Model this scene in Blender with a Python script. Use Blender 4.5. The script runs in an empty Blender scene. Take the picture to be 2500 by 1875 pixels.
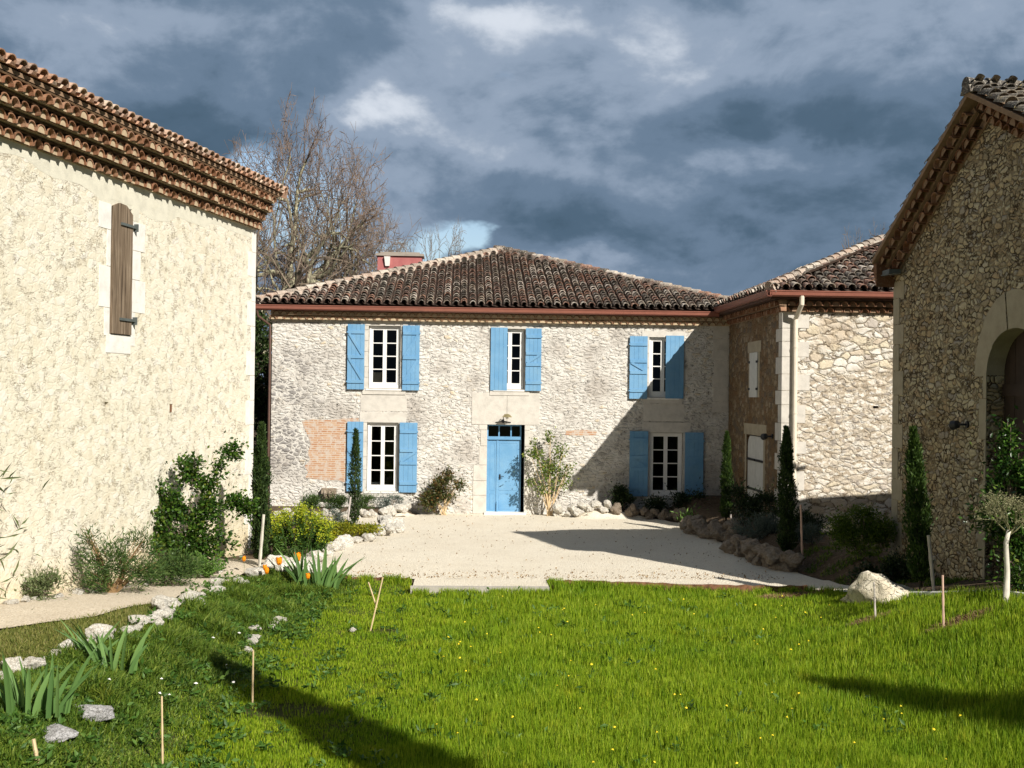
import bpy, math, random
import numpy as np
from mathutils import Vector, Matrix
S = bpy.context.scene
COL = S.collection
R = math.radians
rng = np.random.default_rng(7)
random.seed(7)

# ------------------------------------------------------------------ camera, sky, sun
def make_camera():
    F = 2800.0; Hc = 3.5
    yaw = math.atan(119/F); pitch = math.atan(22/F); roll = .0128
    cy, sy, cp, sp = math.cos(yaw), math.sin(yaw), math.cos(pitch), math.sin(pitch)
    f = Vector((sy*cp, cy*cp, sp)); r0 = Vector((cy, -sy, 0)); u0 = Vector((-sy*sp, -cy*sp, cp))
    c, s = math.cos(roll), math.sin(roll)
    r = r0*c + u0*s; u = u0*c - r0*s
    cam = bpy.data.cameras.new('camera'); o = bpy.data.objects.new('camera', cam); COL.objects.link(o)
    m = Matrix(((r.x, u.x, -f.x, 0), (r.y, u.y, -f.y, 0), (r.z, u.z, -f.z, Hc), (0, 0, 0, 1)))
    o.matrix_world = m
    cam.sensor_width = 36; cam.lens = 36*F/2500; cam.clip_end = 3000; cam.clip_start = .1
    S.camera = o
make_camera()
SUN_AZ = R(34.2)      # to the right of straight behind the viewpoint
SUN_EL = math.atan(.71)
sd = Vector((math.sin(SUN_AZ)*math.cos(SUN_EL), -math.cos(SUN_AZ)*math.cos(SUN_EL), math.sin(SUN_EL)))
sl = bpy.data.lights.new('sun', 'SUN'); sl.energy = 4.9; sl.angle = R(.5); sl.color = (1, .945, .85)
so = bpy.data.objects.new('sun', sl); COL.objects.link(so)
so.rotation_euler = sd.to_track_quat('Z', 'Y').to_euler()
so.location = (10, -10, 30)

W = bpy.data.worlds.new('World'); S.world = W; W.use_nodes = True
def build_world():
    nt = W.node_tree; N = nt.nodes; L = nt.links; N.clear()
    out = N.new('ShaderNodeOutputWorld')
    sky = N.new('ShaderNodeTexSky'); sky.sky_type = 'NISHITA'; sky.sun_disc = False
    sky.sun_elevation = SUN_EL; sky.sun_rotation = math.pi - SUN_AZ
    bs = N.new('ShaderNodeBackground'); bs.inputs['Strength'].default_value = .10
    L.new(sky.outputs[0], bs.inputs['Color'])
    tc = N.new('ShaderNodeTexCoord')
    def vm(op, a, b=None):
        n = N.new('ShaderNodeVectorMath'); n.operation = op
        for i, v in enumerate((a, b)):
            if v is None: continue
            if isinstance(v, tuple): n.inputs[i].default_value = v
            else: L.new(v, n.inputs[i])
        return n
    def mt(op, a, b=None, c=None, clamp=False):
        n = N.new('ShaderNodeMath'); n.operation = op; n.use_clamp = clamp
        for i, v in enumerate((a, b, c)):
            if v is None: continue
            if isinstance(v, (int, float)): n.inputs[i].default_value = v
            else: L.new(v, n.inputs[i])
        return n.outputs[0]
    d = tc.outputs['Generated']
    def noise(scale, stretch, detail, rough, off=(0, 0, 0), dist=0):
        v = vm('MULTIPLY', d, stretch).outputs[0]; v = vm('ADD', v, off).outputs[0]
        n = N.new('ShaderNodeTexNoise'); n.inputs['Scale'].default_value = scale
        n.inputs['Detail'].default_value = detail; n.inputs['Roughness'].default_value = rough
        n.inputs['Distortion'].default_value = dist
        L.new(v, n.inputs['Vector']); return n
    warp = noise(5, (1, 1, 1.6), 3, .55)
    wv = vm('SUBTRACT', warp.outputs['Color'], (.5, .5, .5)).outputs[0]
    wv = vm('MULTIPLY', wv, (.30, .2, .13)).outputs[0]
    warp2 = noise(17, (1, 1, 1.8), 5, .6); w2 = vm('SUBTRACT', warp2.outputs['Color'], (.5, .5, .5)).outputs[0]; w2 = vm('MULTIPLY', w2, (.11, .05, .045)).outputs[0]
    dw = vm('ADD', vm('ADD', d, wv).outputs[0], w2).outputs[0]
    def blob(c, sx, sz, amp):
        v = vm('SUBTRACT', dw, c).outputs[0]
        v = vm('MULTIPLY', v, (1/sx, .5, 1/sz)).outputs[0]
        l = vm('LENGTH', v).outputs['Value']
        q = mt('MULTIPLY', l, l); q = mt('MULTIPLY', q, -1.0); q = mt('EXPONENT', q)
        return mt('MULTIPLY', q, amp)
    big = noise(3.4, (1, 1, 2.1), 8, .56, (3.1, 0, 1.2), .1).outputs['Fac']
    fine = noise(8, (1, 1, 1.5), 9, .60, (1, 5, 2), .35).outputs['Fac']
    b = mt('MULTIPLY_ADD', big, 1.35, -.32)
    b = mt('MULTIPLY_ADD', fine, .80, b)          # about .6 on average
    b = mt('ADD', b, -.20)
    for c, sx, sz, a in [((.03, .952, .303), .10, .030, .34), ((-.070, .972, .235), .050, .022, .34), ((.035, .974, .222), .085, .024, .30),
                         ((.369, .891, .267), .15, .035, .10), ((.175, .98, .110), .09, .020, .26), ((.156, .944, .285), .12, .035, .12),
                         ((.245, .952, .181), .10, .018, .24), ((-.302, .908, .30), .12, .025, .26), ((.205, .976, .082), .05, .012, .2),
                         ((-.265, .94, .205), .15, .042, -.24), ((.04, .985, .172), .10, .028, -.10), ((.129, .983, .138), .09, .018, -.12), ((.10, .93, .340), .20, .022, -.12), ((.22, .96, .225), .10, .016, -.08)]:
        b = mt('ADD', b, blob(c, sx, sz, a))
    ramp = N.new('ShaderNodeValToRGB'); L.new(b, ramp.inputs[0])
    cr = ramp.color_ramp; cr.interpolation = 'EASE'
    cr.elements[0].position = .05; cr.elements[0].color = (.036, .066, .098, 1)
    cr.elements[1].position = 1.0; cr.elements[1].color = (.50, .54, .60, 1)
    for p, c in [(.27, (.060, .100, .148, 1)), (.47, (.108, .158, .226, 1)), (.70, (.215, .270, .352, 1))]:
        e = cr.elements.new(p); e.color = c
    bc = N.new('ShaderNodeBackground')
    L.new(ramp.outputs[0], bc.inputs['Color'])
    # unseen cloud overhead and behind the viewpoint is dimmed to weaken the sky fill
    sp = N.new('ShaderNodeSeparateXYZ'); L.new(d, sp.inputs[0])
    dk = N.new('ShaderNodeMapRange'); dk.inputs['From Min'].default_value = .2; dk.inputs['From Max'].default_value = .85; dk.inputs['To Min'].default_value = .50; dk.inputs['To Max'].default_value = 1.0
    L.new(sp.outputs[1], dk.inputs['Value']); L.new(dk.outputs[0], bc.inputs['Strength'])
    hole = noise(7, (1, 1, 2.2), 5, .5, (7, 2, 4), .2).outputs['Fac']
    h = mt('MULTIPLY_ADD', hole, .7, -.42)
    for c, sx, sz, a in [((-.022, .99, .130), .040, .018, .85), ((.048, .966, .253), .022, .010, .42), ((.199, .976, .080), .05, .010, .42), ((-.131, .982, .150), .05, .06, .62), ((-.16, .97, .19), .05, .02, .3)]:
        h = mt('ADD', h, blob(c, sx, sz, a))
    hm = N.new('ShaderNodeMapRange'); hm.interpolation_type = 'SMOOTHSTEP'
    hm.inputs['From Min'].default_value = .16; hm.inputs['From Max'].default_value = .62
    hm.inputs['To Max'].default_value = .9
    L.new(h, hm.inputs['Value'])
    mx = N.new('ShaderNodeMixShader'); L.new(hm.outputs[0], mx.inputs[0])
    L.new(bc.outputs[0], mx.inputs[1]); L.new(bs.outputs[0], mx.inputs[2])
    L.new(mx.outputs[0], out.inputs[0])
build_world()
vs = S.view_settings
vs.view_transform = 'Standard'; vs.look = 'None'; vs.exposure = .47; vs.gamma = 1; vs.use_curve_mapping = False

# ------------------------------------------------------------------ node material kit
class M:
    def __init__(s, name):
        s.m = bpy.data.materials.new(name); s.m.use_nodes = True
        s.nt = s.m.node_tree; s.N = s.nt.nodes; s.L = s.nt.links
        s.b = s.N['Principled BSDF']; s.out = s.N['Material Output']
        s.tc = s.N.new('ShaderNodeTexCoord')
    def put(s, sock, v):
        if v is None: return
        if hasattr(v, 'links') or isinstance(v, bpy.types.NodeSocket): s.L.new(v, sock)
        elif isinstance(v, tuple) and len(v) == 3 and sock.type == 'RGBA': sock.default_value = (*v, 1)
        else: sock.default_value = v
    def vm(s, op, a, b=None):
        n = s.N.new('ShaderNodeVectorMath'); n.operation = op; s.put(n.inputs[0], a); s.put(n.inputs[1], b); return n.outputs['Vector'] if op not in ('LENGTH', 'DOT_PRODUCT') else n.outputs['Value']
    def mt(s, op, a, b=None, c=None, clamp=False):
        n = s.N.new('ShaderNodeMath'); n.operation = op; n.use_clamp = clamp
        for i, v in enumerate((a, b, c)): s.put(n.inputs[i], v)
        return n.outputs[0]
    def xyz(s, v):
        n = s.N.new('ShaderNodeSeparateXYZ'); s.put(n.inputs[0], v); return n.outputs
    def noise(s, scale, detail=4, rough=.55, vec=None, out='Fac', dist=0):
        n = s.N.new('ShaderNodeTexNoise'); n.inputs['Scale'].default_value = scale; n.inputs['Detail'].default_value = detail
        n.inputs['Roughness'].default_value = rough; n.inputs['Distortion'].default_value = dist
        s.L.new(vec if vec is not None else s.tc.outputs['Object'], n.inputs['Vector']); return n.outputs[out]
    def vor(s, scale, vec=None, feature='F1', rand=1):
        n = s.N.new('ShaderNodeTexVoronoi'); n.feature = feature; n.inputs['Scale'].default_value = scale
        n.inputs['Randomness'].default_value = rand
        s.L.new(vec if vec is not None else s.tc.outputs['Object'], n.inputs['Vector']); return n.outputs
    def mr(s, v, a, b, c=0., d=1., sm=True):
        n = s.N.new('ShaderNodeMapRange'); n.interpolation_type = 'SMOOTHSTEP' if sm else 'LINEAR'
        s.put(n.inputs['Value'], v)
        for k, x in zip(('From Min', 'From Max', 'To Min', 'To Max'), (a, b, c, d)): n.inputs[k].default_value = x
        return n.outputs[0]
    def ramp(s, v, stops, interp='LINEAR'):
        n = s.N.new('ShaderNodeValToRGB'); s.put(n.inputs[0], v); cr = n.color_ramp; cr.interpolation = interp
        cr.elements[0].position = stops[0][0]; cr.elements[0].color = (*stops[0][1], 1)
        cr.elements[1].position = stops[-1][0]; cr.elements[1].color = (*stops[-1][1], 1)
        for p, c in stops[1:-1]:
            e = cr.elements.new(p); e.color = (*c, 1)
        return n.outputs[0]
    def mix(s, f, a, b, mode='MIX'):
        n = s.N.new('ShaderNodeMix'); n.data_type = 'RGBA'; n.blend_type = mode
        s.put(n.inputs[0], f); s.put(n.inputs[6], a); s.put(n.inputs[7], b); return n.outputs[2]
    def attr(s, name):
        n = s.N.new('ShaderNodeAttribute'); n.attribute_name = name; return n.outputs
    def bump(s, h, strength=.5, dist=.02):
        n = s.N.new('ShaderNodeBump'); n.inputs['Strength'].default_value = strength; n.inputs['Distance'].default_value = dist
        s.put(n.inputs['Height'], h); s.L.new(n.outputs[0], s.b.inputs['Normal'])
    def fin(s, col, rough=.85, spec=.25, metal=0):
        s.put(s.b.inputs['Base Color'], col); s.put(s.b.inputs['Roughness'], rough)
        s.b.inputs['Specular IOR Level'].default_value = spec; s.b.inputs['Metallic'].default_value = metal
        return s.m

def plain(name, col, rough=.6, spec=.3, metal=0, var=.12, scale=6, bump=0):
    k = M(name); n = k.noise(scale, 4)
    c2 = tuple(x*(1-var*1.6) for x in col); c1 = tuple(min(1, x*(1+var)) for x in col)
    if bump: k.bump(k.noise(scale*6, 3), bump, .01)
    return k.fin(k.ramp(n, [(.3, c2), (.7, c1)]), rough, spec, metal)

def rubble(name, freq, stones, mortar, joint, cover, grime, bumpd=.03, warp=.10, jointcol=None, region=None):
    """stones: colour list; cover: how much mortar is smeared over the stones"""
    k = M(name); P = k.tc.outputs['Object']
    w = k.noise(2.6, 3, .6, out='Color'); w = k.vm('SUBTRACT', w, (.5, .5, .5)); w = k.vm('MULTIPLY', w, (warp*2, warp*2, warp))
    w2 = k.noise(11, 3, .6, out='Color'); w2 = k.vm('SUBTRACT', w2, (.5, .5, .5)); w2 = k.vm('MULTIPLY', w2, (.09, .09, .06))
    p = k.vm('ADD', k.vm('ADD', P, w), w2); p = k.vm('MULTIPLY', p, freq)
    v1 = k.vor(1, p); ve = k.vor(1, p, 'DISTANCE_TO_EDGE')
    cell = k.xyz(v1['Color'])
    n = len(stones)
    sc = k.ramp(cell[0], [(i/n, c) for i, c in enumerate(stones)], 'CONSTANT') if n > 1 else stones[0]
    fine = k.noise(26, 5, .65); med = k.noise(7, 5, .6); lo = k.noise(.9, 4, .55)
    sc = k.mix(.55, sc, k.ramp(fine, [(.25, (.30, .30, .30)), (.75, (.72, .72, .72))]), 'OVERLAY')
    jm = k.mr(ve['Distance'], joint*.35, joint, 1, 0)            # 1 in the joint
    cov = k.mr(k.mt('ADD', k.mt('MULTIPLY', med, .6), k.mt('MULTIPLY', lo, .6)), cover[0], cover[1], 0, 1)
    big = k.mt('MULTIPLY', cov, k.mr(ve['Distance'], joint*1.0, joint*5, 1, .55))
    mask = k.mt('MAXIMUM', jm, big)
    mcol = k.ramp(k.noise(18, 5, .7), [(.25, tuple(x*.80 for x in mortar)), (.5, mortar), (.75, tuple(min(1, x*1.12) for x in mortar))])
    if jointcol:
        # open joints: dark shadowed crevices where the pointing has gone
        mcol = k.mix(k.mt('MULTIPLY', jm, k.mr(k.noise(5, 3), .42, .62, 1, .0)), mcol, jointcol)
    col = k.mix(mask, sc, mcol)
    # dark hairline crevices along parts of the stone outlines
    cr = k.mt('MULTIPLY', k.mr(ve['Distance'], joint*.9, joint*1.5, 1, 0), k.mr(ve['Distance'], joint*.3, joint*.9, 0, 1))
    cr = k.mt('MULTIPLY', cr, k.mr(k.noise(9, 4, .6), .50, .64, 0, 1))
    col = k.mix(k.mt('MULTIPLY', cr, grime[1]), col, grime[2])
    col = k.mix(k.mr(lo, .42, .68, 0, grime[0]), col, k.mix(1.0, col, grime[3], 'MULTIPLY'))
    if region: col = region(k, col, ve, jm)
    h = k.mt('MULTIPLY', k.mt('SUBTRACT', 1.0, mask), .8)
    h = k.mt('ADD', h, k.mt('MULTIPLY', k.mr(ve['Distance'], 0, joint*3, 0, 1), .4))
    h = k.mt('ADD', h, k.mt('MULTIPLY', fine, .35)); h = k.mt('ADD', h, k.mt('MULTIPLY', med, .35)); h = k.mt('SUBTRACT', h, k.mt('MULTIPLY', cr, .8))
    k.bump(h, .9, bumpd)
    return k.fin(col, .92, .15)

def facade_region(k, col, ve, jm):
    # dark grey field stones show through towards the left of the front wall
    x, y, z = k.xyz(k.tc.outputs['Object'])[:3]
    f = k.mr(x, -3.2, -5.3, 0, 1); f = k.mt('MULTIPLY', f, k.mr(z, 5.0, 4.2, 0, 1)); f = k.mt('MULTIPLY', f, k.mr(z, .6, 1.6, 0, 1))
    s = k.mr(ve['Distance'], .09, .17, 0, 1)
    s = k.mt('MULTIPLY', k.mt('MULTIPLY', s, f), k.mr(k.noise(1.7, 2), .38, .5, 0, 1))
    return k.mix(k.mt('MULTIPLY', s, .75), col, (.155, .145, .15))
def wing_region(k, col, ve, jm):
    # below the rebuilt top courses the wall is finer, browner rubble
    x, y, z = k.xyz(k.tc.outputs['Object'])[:3]
    P = k.tc.outputs['Object']; w = k.vm('MULTIPLY', k.vm('SUBTRACT', k.noise(6, 4, out='Color'), (.5, .5, .5)), (.16, .16, .10)); p = k.vm('MULTIPLY', k.vm('ADD', P, w), (8.5, 8.5, 14))
    v = k.vor(1, p); e = k.vor(1, p, 'DISTANCE_TO_EDGE')['Distance']
    c = k.ramp(k.xyz(v['Color'])[0], [(0, (.40, .33, .25)), (.2, (.58, .51, .41)), (.4, (.66, .62, .55)), (.6, (.48, .42, .35)), (.75, (.70, .66, .60)), (.9, (.35, .31, .27))], 'CONSTANT')
    c = k.mix(k.mr(e, .03, .12, .85, 0), c, k.ramp(k.noise(20, 3), [(.4, (.30, .24, .17)), (.6, (.66, .59, .48))]))
    zz = k.mt('ADD', z, k.mt('MULTIPLY', k.noise(1.2, 4), 1.4)); f = k.mt('MULTIPLY', k.mr(zz, 5.0, 4.6, 0, 1), k.mr(zz, 1.9, 2.3, 0, 1))
    return k.mix(k.mt('MULTIPLY', f, .92), col, c)
MAT = {}
def creased(k, fx, fz, thr, m0, m1, ms=2.3):
    """short wandering creases, longer than high"""
    P = k.tc.outputs['Object']; w = k.vm('MULTIPLY', k.vm('SUBTRACT', k.noise(4, 3, out='Color'), (.5, .5, .5)), (.25, .25, .18))
    v = k.vm('MULTIPLY', k.vm('ADD', P, w), (fx, fx, fz)); n = k.noise(1, 2.5, .55, v); r = k.mt('ABSOLUTE', k.mt('SUBTRACT', n, .5))
    c = k.mr(r, thr*.3, thr, 1, 0); return k.mt('MULTIPLY', c, k.mr(k.noise(ms, 3, .6), m0, m1, 0, 1))
MAT['facade'] = rubble('limewashed rubble stone', (4.8, 4.8, 10.5), [(.56, .51, .44), (.66, .61, .53), (.47, .43, .38), (.70, .65, .58), (.40, .37, .34), (.62, .52, .38), (.68, .64, .58), (.60, .56, .50)],
                       (.67, .645, .60), .10, (.44, .61), (.85, 1.0, (.10, .085, .07), (.62, .59, .57)), .028, warp=.16, region=facade_region)
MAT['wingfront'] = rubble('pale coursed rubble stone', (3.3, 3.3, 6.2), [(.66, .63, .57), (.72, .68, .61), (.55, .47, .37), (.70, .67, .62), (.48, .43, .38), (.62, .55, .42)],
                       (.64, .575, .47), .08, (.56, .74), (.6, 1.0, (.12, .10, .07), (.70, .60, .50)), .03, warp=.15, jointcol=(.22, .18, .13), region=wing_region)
MAT['wingside'] = rubble('brown rubble stone darkened for shade', (5.5, 5.5, 7.2), [(.20, .145, .09), (.27, .20, .12), (.15, .12, .09), (.30, .235, .155), (.22, .14, .08)],
                       (.23, .165, .10), .10, (.60, .78), (.6, .95, (.06, .04, .025), (.75, .60, .45)), .03)  # the side wall's shade is partly put into these darkened stone colours
def barnwall():
    k = M('cream lime mortar over rubble'); P = k.tc.outputs['Object']
    w = k.vm('MULTIPLY', k.vm('SUBTRACT', k.noise(3, 4, .6, out='Color'), (.5, .5, .5)), (.4, .4, .22)); p = k.vm('MULTIPLY', k.vm('ADD', P, w), (4.6, 4.6, 7.6))
    v = k.vor(1, p); ve = k.vor(1, p, 'DISTANCE_TO_EDGE')['Distance']; c3 = k.xyz(v['Color']); f = k.noise(24, 6, .7); m = k.noise(6, 5, .6); lo = k.noise(.7, 5, .6)
    col = k.ramp(k.mt('ADD', k.mt('MULTIPLY', m, .6), k.mt('MULTIPLY', lo, .4)), [(.32, (.66, .59, .45)), (.5, (.735, .685, .56)), (.66, (.775, .735, .63))])
    st = k.mt('MULTIPLY', k.mr(c3[0], .45, .75, 0, 1), k.mr(ve, .05, .15, 0, 1)); col = k.mix(k.mt('MULTIPLY', st, .55), col, k.ramp(c3[1], [(.2, (.79, .76, .70)), (.6, (.80, .75, .65)), (1, (.72, .70, .62))]))
    a = creased(k, 5, 14, .020, .50, .60, 5); b = creased(k, 10, 26, .020, .52, .62, 5)
    z = k.xyz(P)[2]; cr = k.mt('MAXIMUM', a, b); col = k.mix(k.mr(z, 1.3, .1, 0, .55), col, k.mix(1.0, col, (.95, .80, .52), 'MULTIPLY'))
    col = k.mix(k.mt('MULTIPLY', cr, .5), col, (.36, .26, .15)); col = k.mix(k.mr(f, .55, .8, 0, .25), col, (.50, .42, .28))
    h = k.mt('ADD', k.mt('ADD', k.mt('MULTIPLY', f, .35), k.mt('MULTIPLY', m, .55)), k.mr(ve, 0, .14, 0, .15)); k.bump(k.mt('SUBTRACT', h, k.mt('MULTIPLY', cr, .8)), .75, .028)
    return k.fin(col, .92, .15)
MAT['barnwall'] = barnwall()
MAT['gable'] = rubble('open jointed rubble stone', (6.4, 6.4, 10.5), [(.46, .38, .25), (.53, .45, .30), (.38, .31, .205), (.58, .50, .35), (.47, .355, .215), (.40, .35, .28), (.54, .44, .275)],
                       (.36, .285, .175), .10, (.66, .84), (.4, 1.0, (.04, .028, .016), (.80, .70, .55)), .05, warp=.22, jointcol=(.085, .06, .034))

def ashlar(name, col, dirt):
    k = M(name); n = k.noise(5, 5, .6); f = k.noise(40, 4, .6)
    c = k.ramp(n, [(.3, tuple(x*.84 for x in col)), (.55, col), (.8, tuple(min(1, x*1.06) for x in col))])
    c = k.mix(k.mr(k.noise(2.2, 5, .65), .5, .75, 0, .5), c, dirt)
    k.bump(k.mt('ADD', f, k.mt('MULTIPLY', n, .8)), .5, .01)
    return k.fin(c, .9, .2)
MAT['ashlar'] = ashlar('dressed limestone', (.60, .565, .51), (.40, .37, .335))
MAT['ashlar_white'] = ashlar('white dressed limestone', (.80, .775, .73), (.68, .64, .56))
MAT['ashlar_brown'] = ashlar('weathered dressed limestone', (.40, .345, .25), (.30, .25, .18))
MAT['render'] = ashlar('smooth lime render', (.69, .66, .55), (.62, .58, .46))

def tile_mat(name, cols, lichen, lam):
    k = M(name); r = k.attr('rnd')['Fac']; n = k.noise(11, 5, .7); n2 = k.noise(24, 4, .7)
    c = k.ramp(r, [(i/len(cols), x) for i, x in enumerate(cols)], 'CONSTANT')
    c = k.mix(k.mr(n, .50, .64, 0, .9*lam), c, lichen[0])
    c = k.mix(k.mr(n2, .52, .63, 0, .85*lam), c, lichen[1])
    c = k.mix(k.mr(k.noise(23, 3, .5), .66, .70, 0, .5*lam), c, lichen[2])
    k.bump(k.mt('ADD', n, n2), .6, .012)
    return k.fin(c, .88, .2)
MAT['oldtile'] = tile_mat('lichened canal tiles', [(.28, .15, .11), (.19, .13, .105), (.36, .29, .23), (.16, .135, .115), (.34, .18, .125), (.11, .095, .08), (.60, .53, .46), (.24, .14, .11), (.44, .38, .32), (.15, .12, .10)],
                          [(.085, .07, .058), (.62, .57, .50), (.44, .36, .10)], .85)
MAT['barntile'] = tile_mat('orange canal tiles', [(.46, .27, .18), (.54, .36, .26), (.38, .21, .135), (.58, .45, .35), (.33, .22, .165)],
                          [(.28, .22, .17), (.60, .50, .40), (.55, .42, .1)], .35)
MAT['greytile'] = tile_mat('grey lichened canal tiles', [(.14, .12, .10), (.20, .17, .14), (.10, .09, .08), (.26, .22, .17)],
                          [(.06, .055, .05), (.5, .47, .40), (.55, .40, .05)], .9)
MAT['channel'] = plain('dark channel tiles', (.085, .06, .048), .9, .1)  # shade of the gaps between cover tiles is put into this dark colour
MAT['ridge'] = tile_mat('mortared ridge tiles', [(.42, .34, .28), (.50, .44, .37), (.36, .26, .20), (.28, .23, .19)], [(.18, .155, .13), (.58, .54, .47), (.4, .3, .1)], .7)
MAT['genoise'] = tile_mat('terracotta eaves tiles', [(.24, .11, .06), (.30, .15, .085), (.19, .09, .05), (.34, .19, .12)], [(.16, .10, .06), (.40, .29, .19), (.3, .2, .12)], .35)
MAT['genoise_dark'] = plain('brown eaves mortar course', (.13, .08, .045), .95, .1, scale=9, var=.3)
MAT['mortar'] = plain('eaves mortar', (.50, .39, .26), .95, .1, scale=9)
MAT['mortar_dark'] = plain('brown eaves mortar', (.30, .20, .13), .95, .1, scale=9)
MAT['eave_board'] = plain('dark brown eave board', (.10, .055, .04), .7, .3, scale=8)
MAT['gutter'] = plain('copper brown gutter', (.27, .105, .075), .28, .5, var=.06)
MAT['pipe_cream'] = plain('cream downpipe', (.74, .66, .54), .45, .4, var=.05)
MAT['pipe_brown'] = plain('brown downpipe', (.11, .06, .045), .5, .4)
def blue_paint():
    k = M('sky blue shutter paint'); n = k.noise(3, 4); st = k.noise(1, 4, .6, k.vm('MULTIPLY', k.tc.outputs['Object'], (30, 30, 1.5)))
    c = k.ramp(n, [(.3, (.115, .285, .49)), (.7, (.165, .345, .545))])
    c = k.mix(k.mr(st, .60, .75, 0, .35), c, (.22, .42, .66))
    c = k.mix(k.mr(k.noise(1.7, 5, .7), .48, .72, 0, .45), c, (.20, .36, .50)); c = k.mix(k.mr(k.noise(38, 4, .7), .66, .72, 0, .6), c, (.34, .36, .34)); c = k.mix(k.mr(k.noise(5, 5, .75), .60, .74, 0, .4), c, (.07, .19, .34))
    k.bump(st, .25, .004); return k.fin(c, .6, .3)
MAT['blue'] = blue_paint()
MAT['white'] = plain('white window paint', (.80, .79, .77), .4, .4, var=.03)
MAT['greywhite'] = plain('off white door paint', (.60, .60, .57), .5, .3, var=.06)
MAT['iron'] = plain('black iron', (.02, .02, .022), .5, .4)
MAT['iron_grey'] = plain('grey painted iron', (.10, .115, .11), .5, .4)
MAT['brass'] = plain('aged brass', (.42, .35, .18), .35, .5, .7)
def wood():
    k = M('weathered plank wood'); P = k.tc.outputs['Object']
    g = k.noise(1, 6, .65, k.vm('MULTIPLY', P, (26, 26, 1.1)), dist=.6); g2 = k.noise(1, 3, .5, k.vm('MULTIPLY', P, (70, 70, 2.4)))
    c = k.ramp(g, [(.34, (.055, .038, .025)), (.5, (.19, .14, .095)), (.66, (.33, .26, .19))])
    c = k.mix(k.mr(g2, .5, .7, 0, .6), c, (.12, .085, .06)); k.bump(g, .8, .01); return k.fin(c, .85, .2)
MAT['wood'] = wood()
MAT['wood_dark'] = plain('dark brown barn door boards', (.045, .028, .02), .7, .3, scale=3)
MAT['stake'] = plain('pale bamboo cane', (.66, .50, .30), .6, .3)
MAT['stake_grey'] = plain('bleached wooden stake', (.58, .52, .48), .8, .2)
MAT['stake_pink'] = plain('pinkish wooden stake', (.62, .42, .33), .8, .2)
MAT['interior'] = plain('dark room interior', (.03, .028, .026), .9, .1)
MAT['cloth'] = plain('beige striped curtain cloth', (.52, .45, .33), .9, .1)
MAT['paper'] = plain('pale papers', (.6, .6, .62), .8, .2)
def stuccored():
    k = M('red stucco'); n = k.noise(5, 5, .6); c = k.ramp(n, [(.3, (.36, .115, .115)), (.7, (.44, .165, .155))])
    z = k.xyz(k.tc.outputs['Object'])[2]
    k.bump(n, .3, .01); return k.fin(c, .9, .2)
MAT['stucco'] = stuccored()
MAT['lichenstone'] = ashlar('lichened coping stone', (.33, .29, .25), (.20, .18, .16))
def brick():
    k = M('thin clay bricks in pale mortar'); P = k.tc.outputs['Object']
    w = k.vm('MULTIPLY', k.vm('SUBTRACT', k.noise(5, 3, out='Color'), (.5, .5, .5)), (.05, .05, .04)); p = k.vm('ADD', P, w)
    s = k.xyz(p); cb = k.N.new('ShaderNodeCombineXYZ'); k.L.new(s[0], cb.inputs[0]); k.L.new(s[2], cb.inputs[1])
    b = k.N.new('ShaderNodeTexBrick'); k.L.new(cb.outputs[0], b.inputs['Vector'])
    b.inputs['Scale'].default_value = 1; b.inputs['Brick Width'].default_value = .26; b.inputs['Row Height'].default_value = .062
    b.inputs['Mortar Size'].default_value = .011; b.inputs['Mortar Smooth'].default_value = .4
    for i, c in zip((0, 1, 2), ((.40, .20, .11), (.50, .31, .19), (.55, .48, .40))): 
        b.inputs[('Color1', 'Color2', 'Mortar')[i]].default_value = (*c, 1)
    c = k.mix(k.mr(k.noise(6, 5, .7), .46, .60, 0, .8), b.outputs['Color'], (.52, .46, .40))
    k.bump(b.outputs['Fac'], -.5, .02); return k.fin(c, .9, .2)
MAT['brick'] = brick()
def glass():
    k = M('window glass'); k.N.remove(k.b)
    g = k.N.new('ShaderNodeBsdfGlossy'); g.inputs['Roughness'].default_value = .02; t = k.N.new('ShaderNodeBsdfTransparent'); t.inputs[0].default_value = (.85, .88, .88, 1)
    f = k.N.new('ShaderNodeFresnel'); f.inputs[0].default_value = 1.45; m = k.N.new('ShaderNodeMixShader')
    k.L.new(f.outputs[0], m.inputs[0]); k.L.new(t.outputs[0], m.inputs[1]); k.L.new(g.outputs[0], m.inputs[2]); k.L.new(m.outputs[0], k.out.inputs[0]); return k.m
MAT['glass'] = glass()
def rockmat(name, a, b, c):
    k = M(name); n = k.noise(4, 6, .6); f = k.noise(22, 6, .7); v = k.vor(5, feature='DISTANCE_TO_EDGE', vec=k.vm('ADD', k.tc.outputs['Object'], k.vm('MULTIPLY', k.noise(3, 3, out='Color'), (.5, .5, .5))))
    col = k.ramp(n, [(.3, a), (.5, b), (.72, c)]); col = k.mix(k.mr(f, .58, .74, 0, .55), col, tuple(x*.5 for x in a))
    col = k.mix(k.mr(v['Distance'], .0, .03, .45, 0), col, tuple(x*.4 for x in a))
    k.bump(k.mt('ADD', k.mt('ADD', f, n), k.mr(v['Distance'], 0, .06)), .8, .03); return k.fin(col, .9, .2)
MAT['rock'] = rockmat('pale limestone rock', (.52, .46, .38), (.74, .70, .62), (.82, .80, .75))
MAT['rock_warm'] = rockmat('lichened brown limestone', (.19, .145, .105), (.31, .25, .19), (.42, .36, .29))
MAT['rock_cream'] = rockmat('cream limestone boulder', (.58, .49, .36), (.70, .62, .48), (.76, .70, .58))
MAT['rock_grey'] = rockmat('grey white limestone', (.30, .28, .27), (.50, .49, .49), (.68, .67, .68))
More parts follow.
